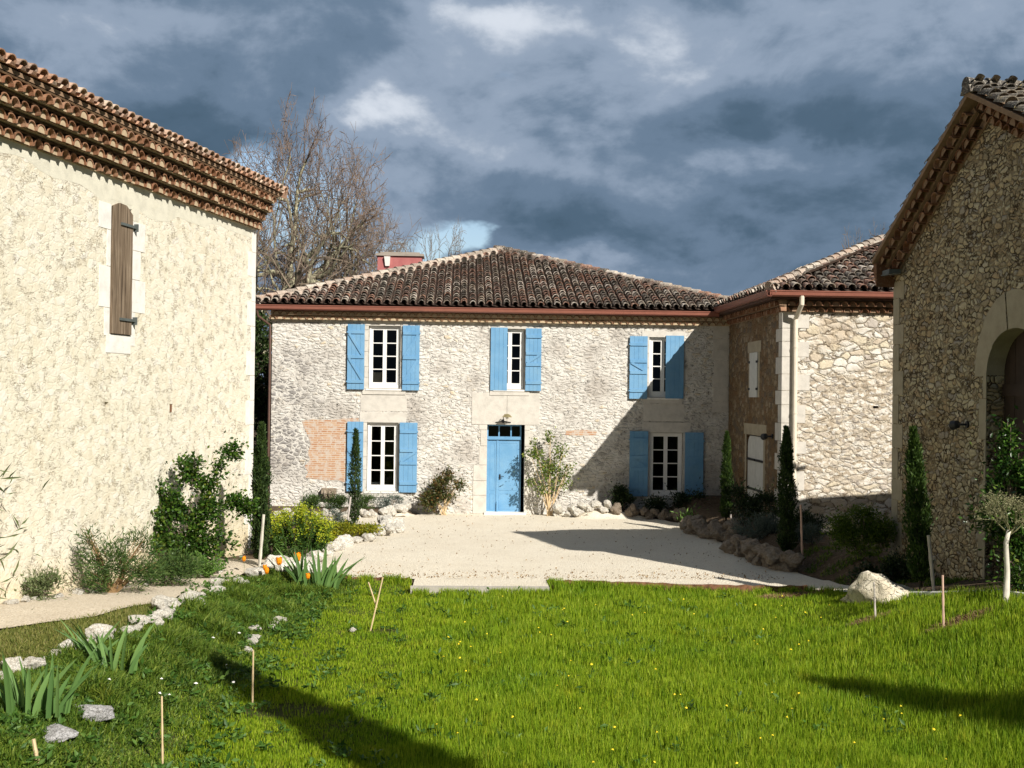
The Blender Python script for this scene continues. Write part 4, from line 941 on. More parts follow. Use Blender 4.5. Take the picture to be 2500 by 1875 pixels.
# ------------------------------------------------------------------ the barn on the right
def barn_right():
    a = R(-5.0); t = Vector((math.sin(a), math.cos(a), 0)); n = Vector((-math.cos(a), math.sin(a), 0)); P0 = Vector((8.70, 18.68, 0))
    H = empty('stone_barn', (8.4, 22.1, .4)); tag(H, 'open jointed brown stone barn on the right, its gable and arched doorway in shade', 'barn')
    inv = Matrix.Translation((-8.4, -22.1, -.4))
    fr = frame_of(P0, t, n)   # u: + away from the viewer, 0 under the ridge
    hf, hn = 3.42, 1.64; zf, zn = 5.78, 7.30; za = 8.22
    au0, au1, zs, ra, rb = -1.60, .03, 3.90, .815, .74
    b = B(); ztop = zs+rb
    hole = (au0, au1, -.2, ztop)
    wall_panel(b, -hn, hf, -.3, zf, [hole], fr, .55)
    b.face([fr(-hn, zf, 0), fr(hf, zf, 0), fr(0, za, 0), fr(-hn, zn, 0)])
    depth = 3.3; dr = .78  # lower rear part, unseen, shaped to keep the barn's shadow low on the wing
    b.face([fr(hf, -.3, 0), fr(hf, -.3, depth), fr(hf, zf, depth), fr(hf, zf, 0)]); b.face([fr(-hn, -.3, 0), fr(-hn, zn, 0), fr(-hn, zn, depth), fr(-hn, -.3, depth)]); b.face([fr(-hn, -.3, depth), fr(hf, -.3, depth), fr(hf, zf, depth), fr(0, za, depth), fr(-hn, zn, depth)])
    d0, d1 = depth+.002, 14; b.face([fr(hf, -.3, d0), fr(hf, -.3, d1), fr(hf, zf-dr, d1), fr(hf, zf-dr, d0)]); b.face([fr(-hn, -.3, d0), fr(-hn, zn-dr, d0), fr(-hn, zn-dr, d1), fr(-hn, -.3, d1)]); b.face([fr(-hn, -.3, d1), fr(hf, -.3, d1), fr(hf, zf-dr, d1), fr(0, za-dr, d1), fr(-hn, zn-dr, d1)])
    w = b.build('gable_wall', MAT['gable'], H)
    X = lambda u, w_, v: fr(u, v, w_)
    # arch ring
    b = B(); uc = (au0+au1)/2; ns = 28
    def ring(i, o): 
        th = math.pi*i/ns; return (uc+(ra+(0 if not o else .36))*math.cos(th), zs+(rb+(0 if not o else .62))*math.sin(th))
    for i in range(ns):
        p, q, r_, s_ = ring(i, 0), ring(i+1, 0), ring(i+1, 1), ring(i, 1); j = .014*(i//6 % 2)
        V = [fr(u, v, -.015-j) for u, v in (p, q, r_, s_)]+[fr(u, v, .5) for u, v in (p, q, r_, s_)]
        b.mesh(V, [(0, 3, 2, 1), (0, 1, 5, 4), (2, 3, 7, 6)], rng.random())
    z = .3; k = 0
    rs = random.Random(3)
    while z < zs-.02:
        h = rs.uniform(.5, .8); z1 = min(z+h, zs)-.008; wq = (.06, .22, .10)[k % 3]; b.box((au1+.001, -.015, z), (au1+wq, .5, z1), X); b.box((au0-.11, -.015, z), (au0-.001, .5, z1), X); z += h; k += 1
    b.box((au1+.003, -.018, 3.88), (au1+.36, .3, 3.93), X)
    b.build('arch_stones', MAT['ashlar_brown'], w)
    b = B(); z = .2; k = 0
    while z < 5.6:
        h = rs.uniform(.35, .6); b.box((hf-(.24, .42)[k % 2], -.012, z), (hf+.012, .35, min(z+h-.012, 5.75)), X); z += h; k += 1
    b.build('quoin_stones', MAT['ashlar_brown'], w)
    # big boarded doors set back in the arch
    b = B(); nb = 10; wd = (au1-au0)/nb
    for i in range(nb): b.box((au0+i*wd+.004, .30+.004*(i % 2), .2), (au0+(i+1)*wd-.004, .34, ztop), X)
    b.box((au0, .27, 3.55), (au1, .299, 3.75), X); b.box((au0, .27, 1.2), (au1, .299, 1.35), X)
    b.build('barn_door', MAT['wood_dark'], H)
    # verge corbels
    zc = 8.14; e1 = .12
    genoise('verge_cornice', fr(hf+e1, 5.72, 0), fr(0, zc, 0), n, 2, H, pitch=.26, r=.098, rh=.19, step=.17, mort=MAT['mortar_dark'], seed=9)
    genoise('verge_cornice', fr(0, zc, 0), fr(-hn-.1, zc-.5*(hn+.1), 0), n, 2, H, pitch=.26, r=.098, rh=.19, step=.17, mort=MAT['mortar_dark'], seed=10)
    # roof planes
    o = .42; zr = 8.60; sf, sn = .68, .50
    b = B()
    def rp(u, w_, v): return fr(u, v, w_)
    ef, en = hf+.10, -(hn+.22); zef, zen = zr-sf*ef, zr+sn*en
    for e, zz in ((ef, zef), (en, zen)):
        for (wa, wb, q) in ((-o, depth+.15, 0), (depth+.16, 14.3, dr)):
          top_ = [rp(0, wa, zr-q), rp(e, wa, zz-q), rp(e, wb, zz-q), rp(0, wb, zr-q)]; d = Vector((0, 0, -.09)); bot = [p+d for p in top_]
          b.mesh(top_+bot, [(0, 1, 2, 3), (7, 6, 5, 4), (0, 4, 5, 1), (1, 5, 6, 2), (2, 6, 7, 3)])
    roof = b.build('roof', MAT['mortar_dark'], H)
    tile_slope('near_slope_tiles', rp(en, -o-.02, zen), -n, t*(-en)+Vector((0, 0, zr-zen)), depth+.5, math.hypot(en, zr-zen), lambda u, v: True, MAT['greytile'], roof, pitch=.28, rad=.12, seed=41, chan=False)
    tile_slope('far_slope_tiles', rp(ef, -o-.02, zef), -n, -t*ef+Vector((0, 0, zr-zef)), 14.5, math.hypot(ef, zr-zef), lambda u, v: u < 2.5, MAT['greytile'], roof, pitch=.28, rad=.09, seed=42, chan=False)
    ridge_line('ridge_tiles', rp(0, -o-.03, zr+.06), rp(0, depth+.1, zr+.06), roof, MAT['greytile'], rad=.13)
    # curved corbel stone under the eave corner
    b = B(); prof = [(hf-.02, 6.12), (hf+.12, 6.12), (hf+.12, 6.0), (hf+.08, 5.86), (hf+.02, 5.76), (hf-.02, 5.66)]
    for j in range(2): pass
    V = [fr(u, v, -.38) for u, v in prof]+[fr(u, v, .3) for u, v in prof]; m = len(prof)
    b.mesh(V, [tuple(range(m)), tuple(range(2*m-1, m-1, -1))]+[(i, m+i, m+(i+1) % m, (i+1) % m) for i in range(m)]); b.build('corbel', MAT['genoise'], H)
    for ob in [ob for ob in bpy.data.objects if ob.parent == H]: ob.matrix_parent_inverse = inv
    return fr
frb = barn_right()
def floodlight():
    p = frb(3.15, 5.93, -.05); L = empty('floodlight', tuple(p)); tag(L, 'dark floodlight tucked under the eave at the left corner of the stone barn', 'floodlight')
    b = B(); b.box((-.28, -.26, -.05), (-.05, .10, .03)); b.box((-.30, -.28, -.07), (-.22, .12, -.051)); b.build('housing', MAT['iron_grey'], L)
    b = B(); b.tube([(0, 0, 0), (-.08, -.03, .0)], .03, 8); b.build('bracket', MAT['iron'], L)
floodlight()
spot('wall_spotlight', tuple(frb(.62, 3.06, 0)), (-1, .05, 0), 'small black spotlight on the stone barn wall left of the arched doorway')

# ------------------------------------------------------------------ rocks
def rock_mesh(name, mat, seed, flat=1., big=False):
    rs = np.random.default_rng(seed)
    import bmesh
    bm = bmesh.new(); bmesh.ops.create_icosphere(bm, subdivisions=4, radius=1)
    P = np.array([v.co[:] for v in bm.verts]); 
    for _ in range(11):       # chop with random planes for a broken look
        d = rs.normal(size=3); d /= np.linalg.norm(d); h = rs.uniform(.55, .85); k = P@d; m = k > h; P[m] -= np.outer(k[m]-h, d)*.92
    ph = rs.uniform(0, 6, (5, 3)); 
    for i in range(5):
        f = 2.2+i*1.7; P += P*(.05/(1+i*.5)*np.sin(P[:, [1]]*f+ph[i, 0])*np.sin(P[:, [2]]*f+ph[i, 1])*np.sin(P[:, [0]]*f+ph[i, 2]))*1.6
    from mathutils import noise as mn
    o3 = Vector(rs.uniform(0, 50, 3)); N0 = P/np.linalg.norm(P, axis=1, keepdims=True)
    dsp = np.array([.16*mn.noise(Vector(p)*2.3+o3)+.09*abs(mn.noise(Vector(p)*5+o3))+.05*mn.noise(Vector(p)*11+o3) for p in P]); P += N0*(dsp[:, None]-.05)
    for v, p in zip(bm.verts, P): v.co = p
    me = bpy.data.meshes.new(name); bm.to_mesh(me); bm.free(); me.materials.append(mat)
    a = me.attributes.new('rnd', 'FLOAT', 'POINT'); me.polygons.foreach_set('use_smooth', [True]*len(me.polygons))
    return me
ROCKS = {k: [rock_mesh('rock', MAT[k], 10+i) for i in range(6)] for k in ('rock', 'rock_warm')}
rk = random.Random(12)
def rock(kind, x, y, sx, sy, sz, label, group=None, z=None, name='border_rock', cat='rock', rz=None):
    o = bpy.data.objects.new(name, rk.choice(ROCKS[kind])); COL.objects.link(o)
    o.location = (x, y, (zt(x, y) if z is None else z)+sz*.45); o.scale = (sx, sy, sz); o.rotation_euler = (rk.uniform(-.2, .2), rk.uniform(-.2, .2), rk.uniform(0, 6) if rz is None else rz)
    return tag(o, label, cat, group)
def row(kind, pts, step, s0, s1, label, group, layers=1, zoff=0, flat=.75, wid=.1, name='border_rock'):
    for (a, b_) in zip(pts, pts[1:]):
        d = math.dist(a, b_); n = max(1, int(d/step))
        for i in range(n):
            for l in range(layers):
                t = (i+rk.uniform(-.2, .2)+.5*(l % 2))/n; x = a[0]+(b_[0]-a[0])*t+rk.uniform(-wid, wid); y = a[1]+(b_[1]-a[1])*t+rk.uniform(-wid, wid); s = rk.uniform(s0, s1)
                rock(kind, x, y, s*rk.uniform(.9, 1.3), s*rk.uniform(.8, 1.1), s*flat*rk.uniform(.8, 1.15), label, group, z=zt(x, y)+l*s0*flat*1.15+zoff, name=name)
row('rock', [(-4.75, 12.0), (-4.5, 12.9), (-4.4, 13.6), (-4.2, 14.5), (-4.08, 16), (-4.04, 17), (-4.0, 18.2), (-4.0, 19.4), (-3.9, 20.4)], .16, .06, .17, 'pale limestone rock in the row between the dirt path and the grass on the left', 'rocks between the dirt path and the grass', wid=.17, flat=.7, zoff=-.02)
row('rock', [(-3.0, 22.6), (-3.05, 24.0), (-2.85, 25.2), (-2.68, 26.3), (-2.2, 26.9), (-1.9, 27.8)], .34, .15, .27, 'white limestone rock edging the left flower bed along the gravel', 'white rocks edging the left flower bed')
row('rock', [(-1.9, 27.8), (-1.75, 28.9), (-2.0, 29.6)], .25, .15, .26, 'white limestone rock heaped at the tip of the left flower bed', 'white rocks heaped at the tip of the left bed', layers=2, wid=.25)
row('rock', [(-5.0, 31.9), (-4.3, 31.95), (-3.6, 31.95), (-2.9, 32.0), (-2.1, 32.1), (-1.45, 32.5)], .24, .10, .17, 'cream stone of the low dry wall under the lower left window', 'stones of the low wall under the left window', layers=2, wid=.04, flat=.85)
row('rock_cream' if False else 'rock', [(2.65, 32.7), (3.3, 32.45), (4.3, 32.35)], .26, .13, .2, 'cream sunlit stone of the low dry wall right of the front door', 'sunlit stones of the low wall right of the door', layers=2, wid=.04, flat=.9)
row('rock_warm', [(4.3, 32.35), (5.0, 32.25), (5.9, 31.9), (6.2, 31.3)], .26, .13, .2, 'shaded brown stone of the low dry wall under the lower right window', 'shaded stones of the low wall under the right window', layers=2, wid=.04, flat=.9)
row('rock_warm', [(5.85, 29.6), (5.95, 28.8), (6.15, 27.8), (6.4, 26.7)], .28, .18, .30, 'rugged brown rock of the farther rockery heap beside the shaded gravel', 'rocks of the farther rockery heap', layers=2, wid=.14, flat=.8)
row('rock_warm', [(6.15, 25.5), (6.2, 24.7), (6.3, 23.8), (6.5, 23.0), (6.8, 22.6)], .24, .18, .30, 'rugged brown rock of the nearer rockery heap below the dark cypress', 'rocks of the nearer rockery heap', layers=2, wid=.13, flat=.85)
row('rock', [(-3.02, 16.0), (-2.92, 17.1), (-2.7, 18.5)], .26, .05, .10, 'small white stone half sunk in the turf between the grass and the weeds', 'small white stones sunk in the turf', wid=.15, flat=.6)
row('rock', [(-6.2, 16.4), (-5.6, 17.9), (-5.0, 19.6), (-4.5, 20.7), (-4.2, 21.2)], .22, .05, .12, 'small cream stone at the foot of the shrubs along the barn wall', 'small stones at the foot of the barn shrubs', wid=.12, flat=.6)
for o, (x, y, s, l) in enumerate([(-3.40, 21.62, (.42, .3, .27), 'large white rock between the tall left cypress and the orange poppies'), (-2.95, 22.0, (.40, .3, .22), 'broad white rock behind the iris clump at the gravel corner'), (-3.72, 21.0, (.22, .2, .12), 'small pale rock below the white stake of the left cypress')]):
    rock('rock', x, y, *s, l, rz=.2)
def single(name, mat, x, y, s, seed, label, shape=None, rz=0, sink=.45):
    me = rock_mesh(name, MAT[mat], seed); 
    if shape:
        for v in me.vertices: v.co = shape(v.co)
    o = bpy.data.objects.new(name, me); COL.objects.link(o); o.location = (x, y, zt(x, y)+s[2]*sink); o.scale = s; o.rotation_euler = (0, 0, rz); tag(o, label, 'rock')
def boulder_shape(c):
    H = np.interp(c.x, [-1, -.75, -.42, -.1, .4, 1], [.25, .62, 1.0, .86, .45, .12]); return Vector((c.x*(1-.12*c.z), c.y*(1-.35*max(0, c.z)), c.z*H if c.z > 0 else c.z*.4))
single('boulder', 'rock_cream', 6.88, 18.25, (.86, .45, .74), 77, 'big pale triangular boulder at the corner of the lawn by the barn bed', boulder_shape, -.1, -.06)
single('field_stone', 'rock_grey', -3.62, 11.52, (.27, .16, .10), 78, 'grey white flat stone lying in the grass right of the nearest iris')
single('field_stone', 'rock_grey', -3.66, 10.72, (.19, .15, .10), 79, 'bluish white stone in the grass in front of the nearest iris')
for i, (x, y, s) in enumerate([(-1.62, 17.4, .07)]): single('field_stone', 'rock', x, y, (s, s, s*.6), 80, 'fist sized pale stone at the foot of the crossed canes')

# ------------------------------------------------------------------ edging of the gravel
def edging():
    def strip(name, pts, w, h, mat, label, cat):
        b = B(); V = []
        for (x, y, z) in pts: V += [(x, y-w, z-h), (x, y, z-h), (x, y, z), (x, y-w, z)]
        m = len(pts); b.mesh(V, [f for i in range(m-1) for f in ((4*i, 4*i+4, 4*i+7, 4*i+3), (4*i+3, 4*i+7, 4*i+6, 4*i+2), (4*i+1, 4*i+2, 4*i+6, 4*i+5))]+[(0, 3, 2, 1), (4*m-4, 4*m-3, 4*m-2, 4*m-1)])
        o = b.build(name, mat); o.location = (0, 0, 0); tag(o, label, cat)
    rs = random.Random(2)
    strip('timber_edging', [(-2.15+i*.1, 21.60+rs.uniform(-.01, .01), .015+rs.uniform(-.012, .012)) for i in range(13)], .06, .22, MAT['edging'], 'short rusty timber edging of the gravel left of the stone sill', 'edging')
    strip('stone_sill', [(-.9+i*.25, 20.80, .0) for i in range(11)], .12, .25, MAT['kerb'], 'long grey stone sill where the gravel meets the lawn', 'kerb')
    pts = [(1.62, 21.42, .02), (2.4, 21.30, .02), (3.2, 21.18, .02), (4.0, 21.05, .02), (4.9, 20.9, .03), (5.8, 20.72, .05), (6.3, 20.35, .12)]
    P = []
    for a, c in zip(pts, pts[1:]):
        for k in range(6): f = k/6; P.append((a[0]+(c[0]-a[0])*f, a[1]+(c[1]-a[1])*f+rs.uniform(-.015, .015), a[2]+(c[2]-a[2])*f+rs.uniform(-.015, .015)))
    strip('timber_edging', P, .06, .24, MAT['edging'], 'long rusty timber edging of the gravel right of the stone sill', 'edging')
    strip('timber_edging', [(1.60, 21.45, .02), (1.66, 21.1, .02), (1.68, 20.75, .02)], .01, .24, MAT['edging'], 'stub of timber edging turning the corner at the right end of the sill', 'edging')
    strip('pale_kerb', [(7.1+i*.07, 18.25-i*.27, zt(7.1+i*.07, 18.25-i*.27)+.05) for i in range(15)], .12, .15, MAT['ashlar_white'], 'thin pale kerb between the lawn and the bed of the stone barn', 'kerb')
edging()

# ------------------------------------------------------------------ stakes
def cane(x, y, h, lean, mat, label, r=.010, name='cane', group=None, z0=-.05):
    b = B(); n = 7; pts = [(lean[0]*i/n, lean[1]*i/n, z0+(h-z0)*i/n) for i in range(n+1)]
    rad = [r*(1.0+(.25 if i in (2, 4) else 0)) for i in range(n+1)]; b.tube(pts, rad, 6)
    tag(b.build(name, mat, loc=(x, y, zt(x, y))), label, 'stake', group)
cane(-2.36, 13.26, .64, (.0, 0), MAT['stake'], 'pale bamboo cane upright on the brown patch at the tip of the shadow')
cane(-2.81, 11.08, .68, (-.02, 0), MAT['stake'], 'thin cane at the bottom edge left of the middle of the lawn', r=.009)
cane(-3.62, 10.10, .21, (-.05, 0), MAT['stake'], 'short leaning cane at the bottom left corner near the bluish stone', r=.016)
cane(-1.36, 17.36, .82, (.19, .0), MAT['stake'], 'cane leaning right, the longer of the crossed pair in front of the timber edging', r=.011)
cane(-1.26, 17.40, .74, (-.13, .0), MAT['stake'], 'cane leaning left, the shorter of the crossed pair in front of the timber edging', r=.010, z0=.36)
cane(6.18, 16.86, .55, (-.03, 0), MAT['stake_grey'], 'grey stake in the lawn just in front of the big boulder', r=.013)
cane(6.57, 15.36, .72, (-.02, 0), MAT['stake_pink'], 'pinkish stake in the lawn left of the pale trunked olive tree', r=.014)
cane(-3.74, 21.5, 1.02, (.07, 0), MAT['bark_white'], 'white stake at the foot of the thick left cypress', r=.026, name='tree_stake')
cane(-2.94, 29.6, .78, (.09, 0), MAT['stake_grey'], 'pale stake tied to the thin cypress in front of the lower left window', r=.024, name='tree_stake')
cane(6.98, 23.2, 1.20, (-.05, 0), MAT['stake_pink'], 'brownish stake beside the dark cypress above the nearer rockery', r=.022, name='tree_stake')
cane(6.78, 28.6, .62, (-.12, 0), MAT['stake_grey'], 'short grey stake leaning on the cypress in the house corner', r=.02, name='tree_stake')
cane(7.52, 17.95, .86, (-.10, 0), MAT['stake_grey'], 'grey stake leaning at the cypress in front of the stone barn', r=.026, name='tree_stake')
for i in range(3):
    cane(-5.97+i*.035, 14.5+i*.02, 1.45-.1*i, (.015*(i-1), 0), MAT['stem'], 'thin green garden wire post at the left edge of the picture', r=.009, name='wire_post', group='green wire posts at the left edge')

# ------------------------------------------------------------------ plants
def plant(name, x, y, label, cat, parts, group=None, z=None):
    root = empty(name, (x, y, zt(x, y) if z is None else z)); tag(root, label, cat, group)
    for p in parts: p(root)
    return root
def cypress(x, y, h, r, label, mat='cypress', n=5200, group=None, lean=0, top=.12, z=None, leaf=.07, name='cypress'):
    def crown(root):
        t = rng.uniform(.03, 1, n)**.9; th = rng.uniform(0, 2*math.pi, n)
        wob = 1+.20*np.sin(th*2+t*17+x)+.18*np.sin(t*31+th*3)+.10*np.sin(t*67+th*5+y)
        rad = r*np.minimum(1, (t/.10))*np.clip(1-((t-.45)/.6).clip(0)**1.7, top, 1)*wob; rr = rad*np.sqrt(rng.uniform(.15, 1, n))*(1+.35*(rng.uniform(0, 1, n) > .93))
        P = np.stack([rr*np.cos(th)+lean*t, rr*np.sin(th), t*h*.98+.02], 1); out = np.stack([np.cos(th), np.sin(th), np.full(n, 1.6)], 1)
        leaves('crown', P, leaf, MAT[mat], .38, 1.2, out*.6, root)
    def trunk(root):
        b = B(); b.tube([(0, 0, -.05), (lean*.4, 0, h*.4), (lean*.9, 0, h*.92)], [.03*h/2.5, .022*h/2.5, .005], 6); b.build('trunk', MAT['barkdark'], root)
    return plant(name, x, y, label, 'cypress', [crown, trunk], group, z)
cypress(-3.80, 21.9, 2.72, .15, 'thick dark columnar cypress at the corner of the cream barn', n=9000, leaf=.07)
cypress(-2.76, 29.8, 2.52, .15, 'very thin brownish cypress in front of the lower left window', n=3600, top=.02)
cypress(6.55, 28.2, 2.25, .12, 'young cypress in the corner of the house, its top catching the sun', 'cypress_light', n=5200, top=.15)
cypress(6.86, 23.9, 2.80, .165, 'tall dark cypress standing in front of the cream downpipe', n=8200, top=.12, lean=-.05)
cypress(7.47, 18.35, 2.62, .17, 'green feathery cypress in front of the stone barn wall', 'cypress_light', n=8200, top=.2, lean=-.15)
# tall cypresses behind the viewpoint throw the two long shadows across the lawn
cypress(5.65, 2.2, 11.0, .42, 'tall cypress behind the viewpoint whose pointed shadow crosses the left of the lawn', n=9000, top=.05, leaf=.34, name='tall_cypress', z=0)
cypress(11.9, 1.47, 11.0, .50, 'slender cypress behind the viewpoint whose shadow crosses the right of the lawn', n=7000, top=.05, leaf=.30, name='tall_cypress', z=0, lean=1.35)

def bush(name, x, y, label, cat, lst, mat, n, size, aspect=.5, up=.2, stems=6, shell=.45, z=None, stemmat='twig', droop=0, group=None, outw=1., stemr=.008, flowers=None):
    def fol(root):
        P, D = blobs(n, lst, shell*.7); jj = size*.9; P += rng.normal(size=P.shape)*jj*(rng.uniform(0, 1, (len(P), 1))**2.5)*2.2; q = P@np.array([[9., 4, 3], [3, 8, -5], [-4, 5, 9]])/ (1+size*6); gap = np.sin(q[:, 0]+x)*np.sin(q[:, 1]+y)*np.sin(q[:, 2]); m_ = gap > -.28; P, D = P[m_], D[m_]; P[:, 2] = np.maximum(P[:, 2], .02); leaves('foliage', P, size, MAT[mat], aspect, up, D*outw, root, droop=droop)
    def st(root):
        b = B()
        for i in range(stems):
            c, r = lst[i % len(lst)]; e = (c[0]+rk.uniform(-.6, .6)*r[0], c[1]+rk.uniform(-.6, .6)*r[1], c[2]+rk.uniform(.1, .8)*r[2])
            b.tube([(rk.uniform(-.08, .08), rk.uniform(-.05, .05), 0), (e[0]*.45, e[1]*.5, e[2]*.5+.03), e], [stemr*1.4, stemr, stemr*.4], 5, False)
        b.build('stems', MAT[stemmat], root)
    parts = [fol] + ([st] if stems else [])
    if flowers: parts.append(flowers)
    return plant(name, x, y, label, cat, parts, group, z)
# big evergreen climber on the cream barn
bush('wall_shrub', -4.95, 20.75, 'large irregular dark evergreen shrub climbing the cream barn wall', 'shrub',
     [((.0, 0, .55), (.95, .30, .55)), ((-.35, .12, 1.15), (.38, .22, .45)), ((-.62, .15, 1.55), (.16, .14, .28)), ((.25, .15, 1.20), (.45, .22, .36)), ((.05, .2, 1.85), (.36, .2, .28)), ((.36, .25, 1.68), (.22, .15, .22)), ((.72, .5, 2.18), (.20, .12, .15)), ((.55, .35, 1.95), (.10, .1, .10)), ((1.0, .5, 1.18), (.20, .15, .15)), ((.78, .4, 1.28), (.22, .15, .15)), ((-.8, 0, .6), (.35, .2, .38))], 'ivy', 15000, .075, .62, .1, 16, .35)
bush('rosemary', -5.35, 17.9, 'leggy rosemary bush with bare woody stems by the cream barn wall', 'shrub', [((.0, 0, .46), (.62, .3, .34)), ((-.38, -.05, .85), (.12, .1, .22)), ((.35, .1, .70), (.30, .2, .22)), ((-.15, -.2, .18), (.26, .2, .2)), ((.5, 0, .3), (.3, .2, .26))], 'rosemary', 4800, .095, .16, .6, 40, .3, stemr=.009, stemmat='dry')
bush('rosemary', -4.72, 18.9, 'low dark bushy clump between the leggy rosemary and the feathery plant', 'shrub', [((.1, .1, .28), (.40, .3, .28)), ((-.2, 0, .22), (.3, .2, .2))], 'rosemary', 3800, .08, .2, .5, 10, .3)
bush('sage_clump', -6.05, 16.9, 'small grey green clump at the foot of the barn wall, farthest left', 'shrub', [((.0, 0, .18), (.27, .2, .2)), ((.12, 0, .25), (.15, .12, .15))], 'sage', 1700, .08, .22, .7, 8, .2)
def fronds(root):
    Ps = []
    for i in range(17):
        th = rk.uniform(0, 6.28); L = rk.uniform(.32, .52); el = rk.uniform(.5, 1.25); dx, dy = math.cos(th), math.sin(th)
        for j in range(40):
            t = j/39; r_ = L*t*math.cos(el*(1-.2*t)); z = L*t*math.sin(el)*1.15-.22*t*t*L; 
            for s_ in (-1, 1):
                w = .075*math.sin(math.pi*min(1, t*.9+.1))*s_
                for q in (.35, .7, 1): Ps.append((dx*r_-dy*w*q, dy*r_+dx*w*q, z+.05-.02*q))
    P = np.array(Ps); leaves('foliage', P, .035, MAT['fern'], .45, .1, None, root)
plant('feathery_plant', -4.42, 20.25, 'light green plant with feathery fronds below the evergreen wall shrub', 'plant', [fronds])
bush('bamboo_clump', -6.35, 15.6, 'yellow green reedy leaves poking in at the left edge against the barn wall', 'plant', [((-.25, 0, 1.0), (.22, .15, .45)), ((-.15, 0, 1.5), (.2, .12, .3)), ((-.3, 0, .5), (.2, .15, .5))], 'sage', 700, .26, .10, .5, 9, .2)
# left flower bed
def euph(root, lst=None, n=46, h=(.55, 1.05), spread=(.50, .28)):
    hd = []; lf = []; b = B()
    for i in range(n):
        x = rk.uniform(-1, 1)*spread[0]; y = rk.uniform(-1, 1)*spread[1]; z = rk.uniform(*h)*(1-.35*(abs(x)/spread[0])**2); b.tube([(x*.5, y*.5, 0), (x, y, z)], .008, 4, False)
        hd.append(np.array([x, y, z])+rng.normal(size=(70, 3))*np.array([.055, .055, .075])); t = rng.uniform(.25, 1, (60, 1)); lf.append(np.array([[x*.5, y*.5, 0]])*(1-t)+np.array([[x, y, z]])*t+rng.normal(size=(60, 3))*.02)
    b.build('stems', MAT['stem'], root); leaves('flower_heads', np.concatenate(hd), .036, MAT['euph'], .9, .6, None, root); leaves('foliage', np.concatenate(lf), .10, MAT['euph_leaf'], .22, .1, None, root)
plant('euphorbia', -3.32, 23.9, 'tall yellow green euphorbia clump right of the thick left cypress', 'plant', [lambda r_: euph(r_, n=60, spread=(.62, .35))])
plant('euphorbia', -4.0, 24.3, 'smaller yellow green euphorbia behind the thick left cypress', 'plant', [lambda r_: euph(r_, n=22, h=(.5, .85), spread=(.3, .2))])
bush('golden_shrub', -2.55, 27.0, 'low golden green shrub spilling over the tip of the left flower bed', 'shrub', [((-.2, 0, .20), (.40, .3, .22)), ((.35, .1, .22), (.38, .25, .17)), ((-.55, -.4, .16), (.3, .25, .2))], 'golden', 5200, .05, .6, .4, 4, .4)
bush('dark_cushion', -3.40, 22.75, 'smooth dark green cushion plant behind the large white rock', 'shrub', [((.0, 0, .12), (.34, .26, .20))], 'cypress_light', 5000, .035, .5, .5, 0, .75)
bush('lavender', -3.28, 29.3, 'grey green bush left of the thin cypress', 'shrub', [((.0, 0, .25), (.28, .25, .26))], 'lav', 2400, .07, .2, .8, 3, .3)
bush('low_hedge_plant', -3.05, 28.9, 'dark low mound at the foot of the thin cypress', 'shrub', [((.1, 0, .12), (.4, .2, .15))], 'cypress', 1800, .05, .5, .5, 0, .4)
# against the facade
for x, w, m, l in ((-4.28, .28, 'rosemary', 'dark rosemary under the carved stone, first in the bed below the facade'), (-3.55, .36, 'cypress_light', 'dark green mound in the facade bed left of the thin cypress'), (-2.75, .36, 'rosemary', 'dark green mound in the facade bed just right of the thin cypress'), (-2.02, .40, 'lav', 'silver grey lavender mound below the lower left window')):
    bush('bed_shrub', x, 32.65, l, 'shrub', [((0, 0, .14), (w, .22, .22)), ((w*.4, 0, .20), (w*.5, .18, .17))], m, 2400, .07, .24, .8, 3, .3, z=.18)
def stemfan(mat, n, hh, w, r=.012):
    def f(root):
        b = B()
        for i in range(n):
            x = rk.uniform(-w, w); h = rk.uniform(.6, 1)*hh; b.tube([(x*.15, rk.uniform(-.03, .03), 0), (x*.55, rk.uniform(-.08, .08), h*.5), (x, rk.uniform(-.1, .1), h)], [r, r*.7, r*.35], 5, False)
        b.build('stems', MAT[mat], root)
    return f
bush('door_shrub', -.50, 32.75, 'bronze leaved shrub against the wall left of the front door', 'shrub', [((-.05, 0, .75), (.42, .22, .38)), ((.1, 0, 1.12), (.16, .12, .18)), ((.42, 0, .85), (.14, .12, .16)), ((-.45, 0, .45), (.26, .16, .24)), ((-.2, 0, .35), (.2, .15, .25))], 'redbush', 3600, .085, .5, .1, 14, .35, stemmat='stake', stemr=.01)
bush('climbing_rose', 2.52, 32.75, 'tall airy climbing rose with sparse leaves right of the front door', 'rose', [((-.45, 0, 1.75), (.32, .14, .22)), ((-.05, 0, 2.25), (.13, .1, .20)), ((.28, 0, 1.85), (.18, .12, .24)), ((.0, 0, 1.35), (.42, .18, .32)), ((.38, 0, 1.05), (.26, .15, .28)), ((-.18, 0, .85), (.30, .15, .28)), ((-.55, 0, .95), (.12, .1, .15)), ((-.5, 0, 2.08), (.10, .08, .10)), ((.55, 0, 1.4), (.13, .1, .14))], 'rose', 2300, .085, .5, 0, 18, .3, stemmat='stake', stemr=.010)
bush('shade_bush', 4.62, 32.7, 'dark rounded bush in the shade left of the lower right window', 'shrub', [((0, 0, .35), (.30, .2, .36)), ((-.1, 0, .6), (.2, .15, .2))], 'darkbush', 2600, .08, .5, .1, 5, .3, z=.1)
bush('shade_perennial', 6.05, 32.5, 'dark leafy perennials under the right shutter of the lower right window', 'plant', [((-.5, 0, .25), (.35, .2, .25)), ((.2, 0, .32), (.42, .25, .30)), ((.7, 0, .35), (.25, .2, .25))], 'darkbush', 3400, .10, .35, .4, 8, .3, z=.1)
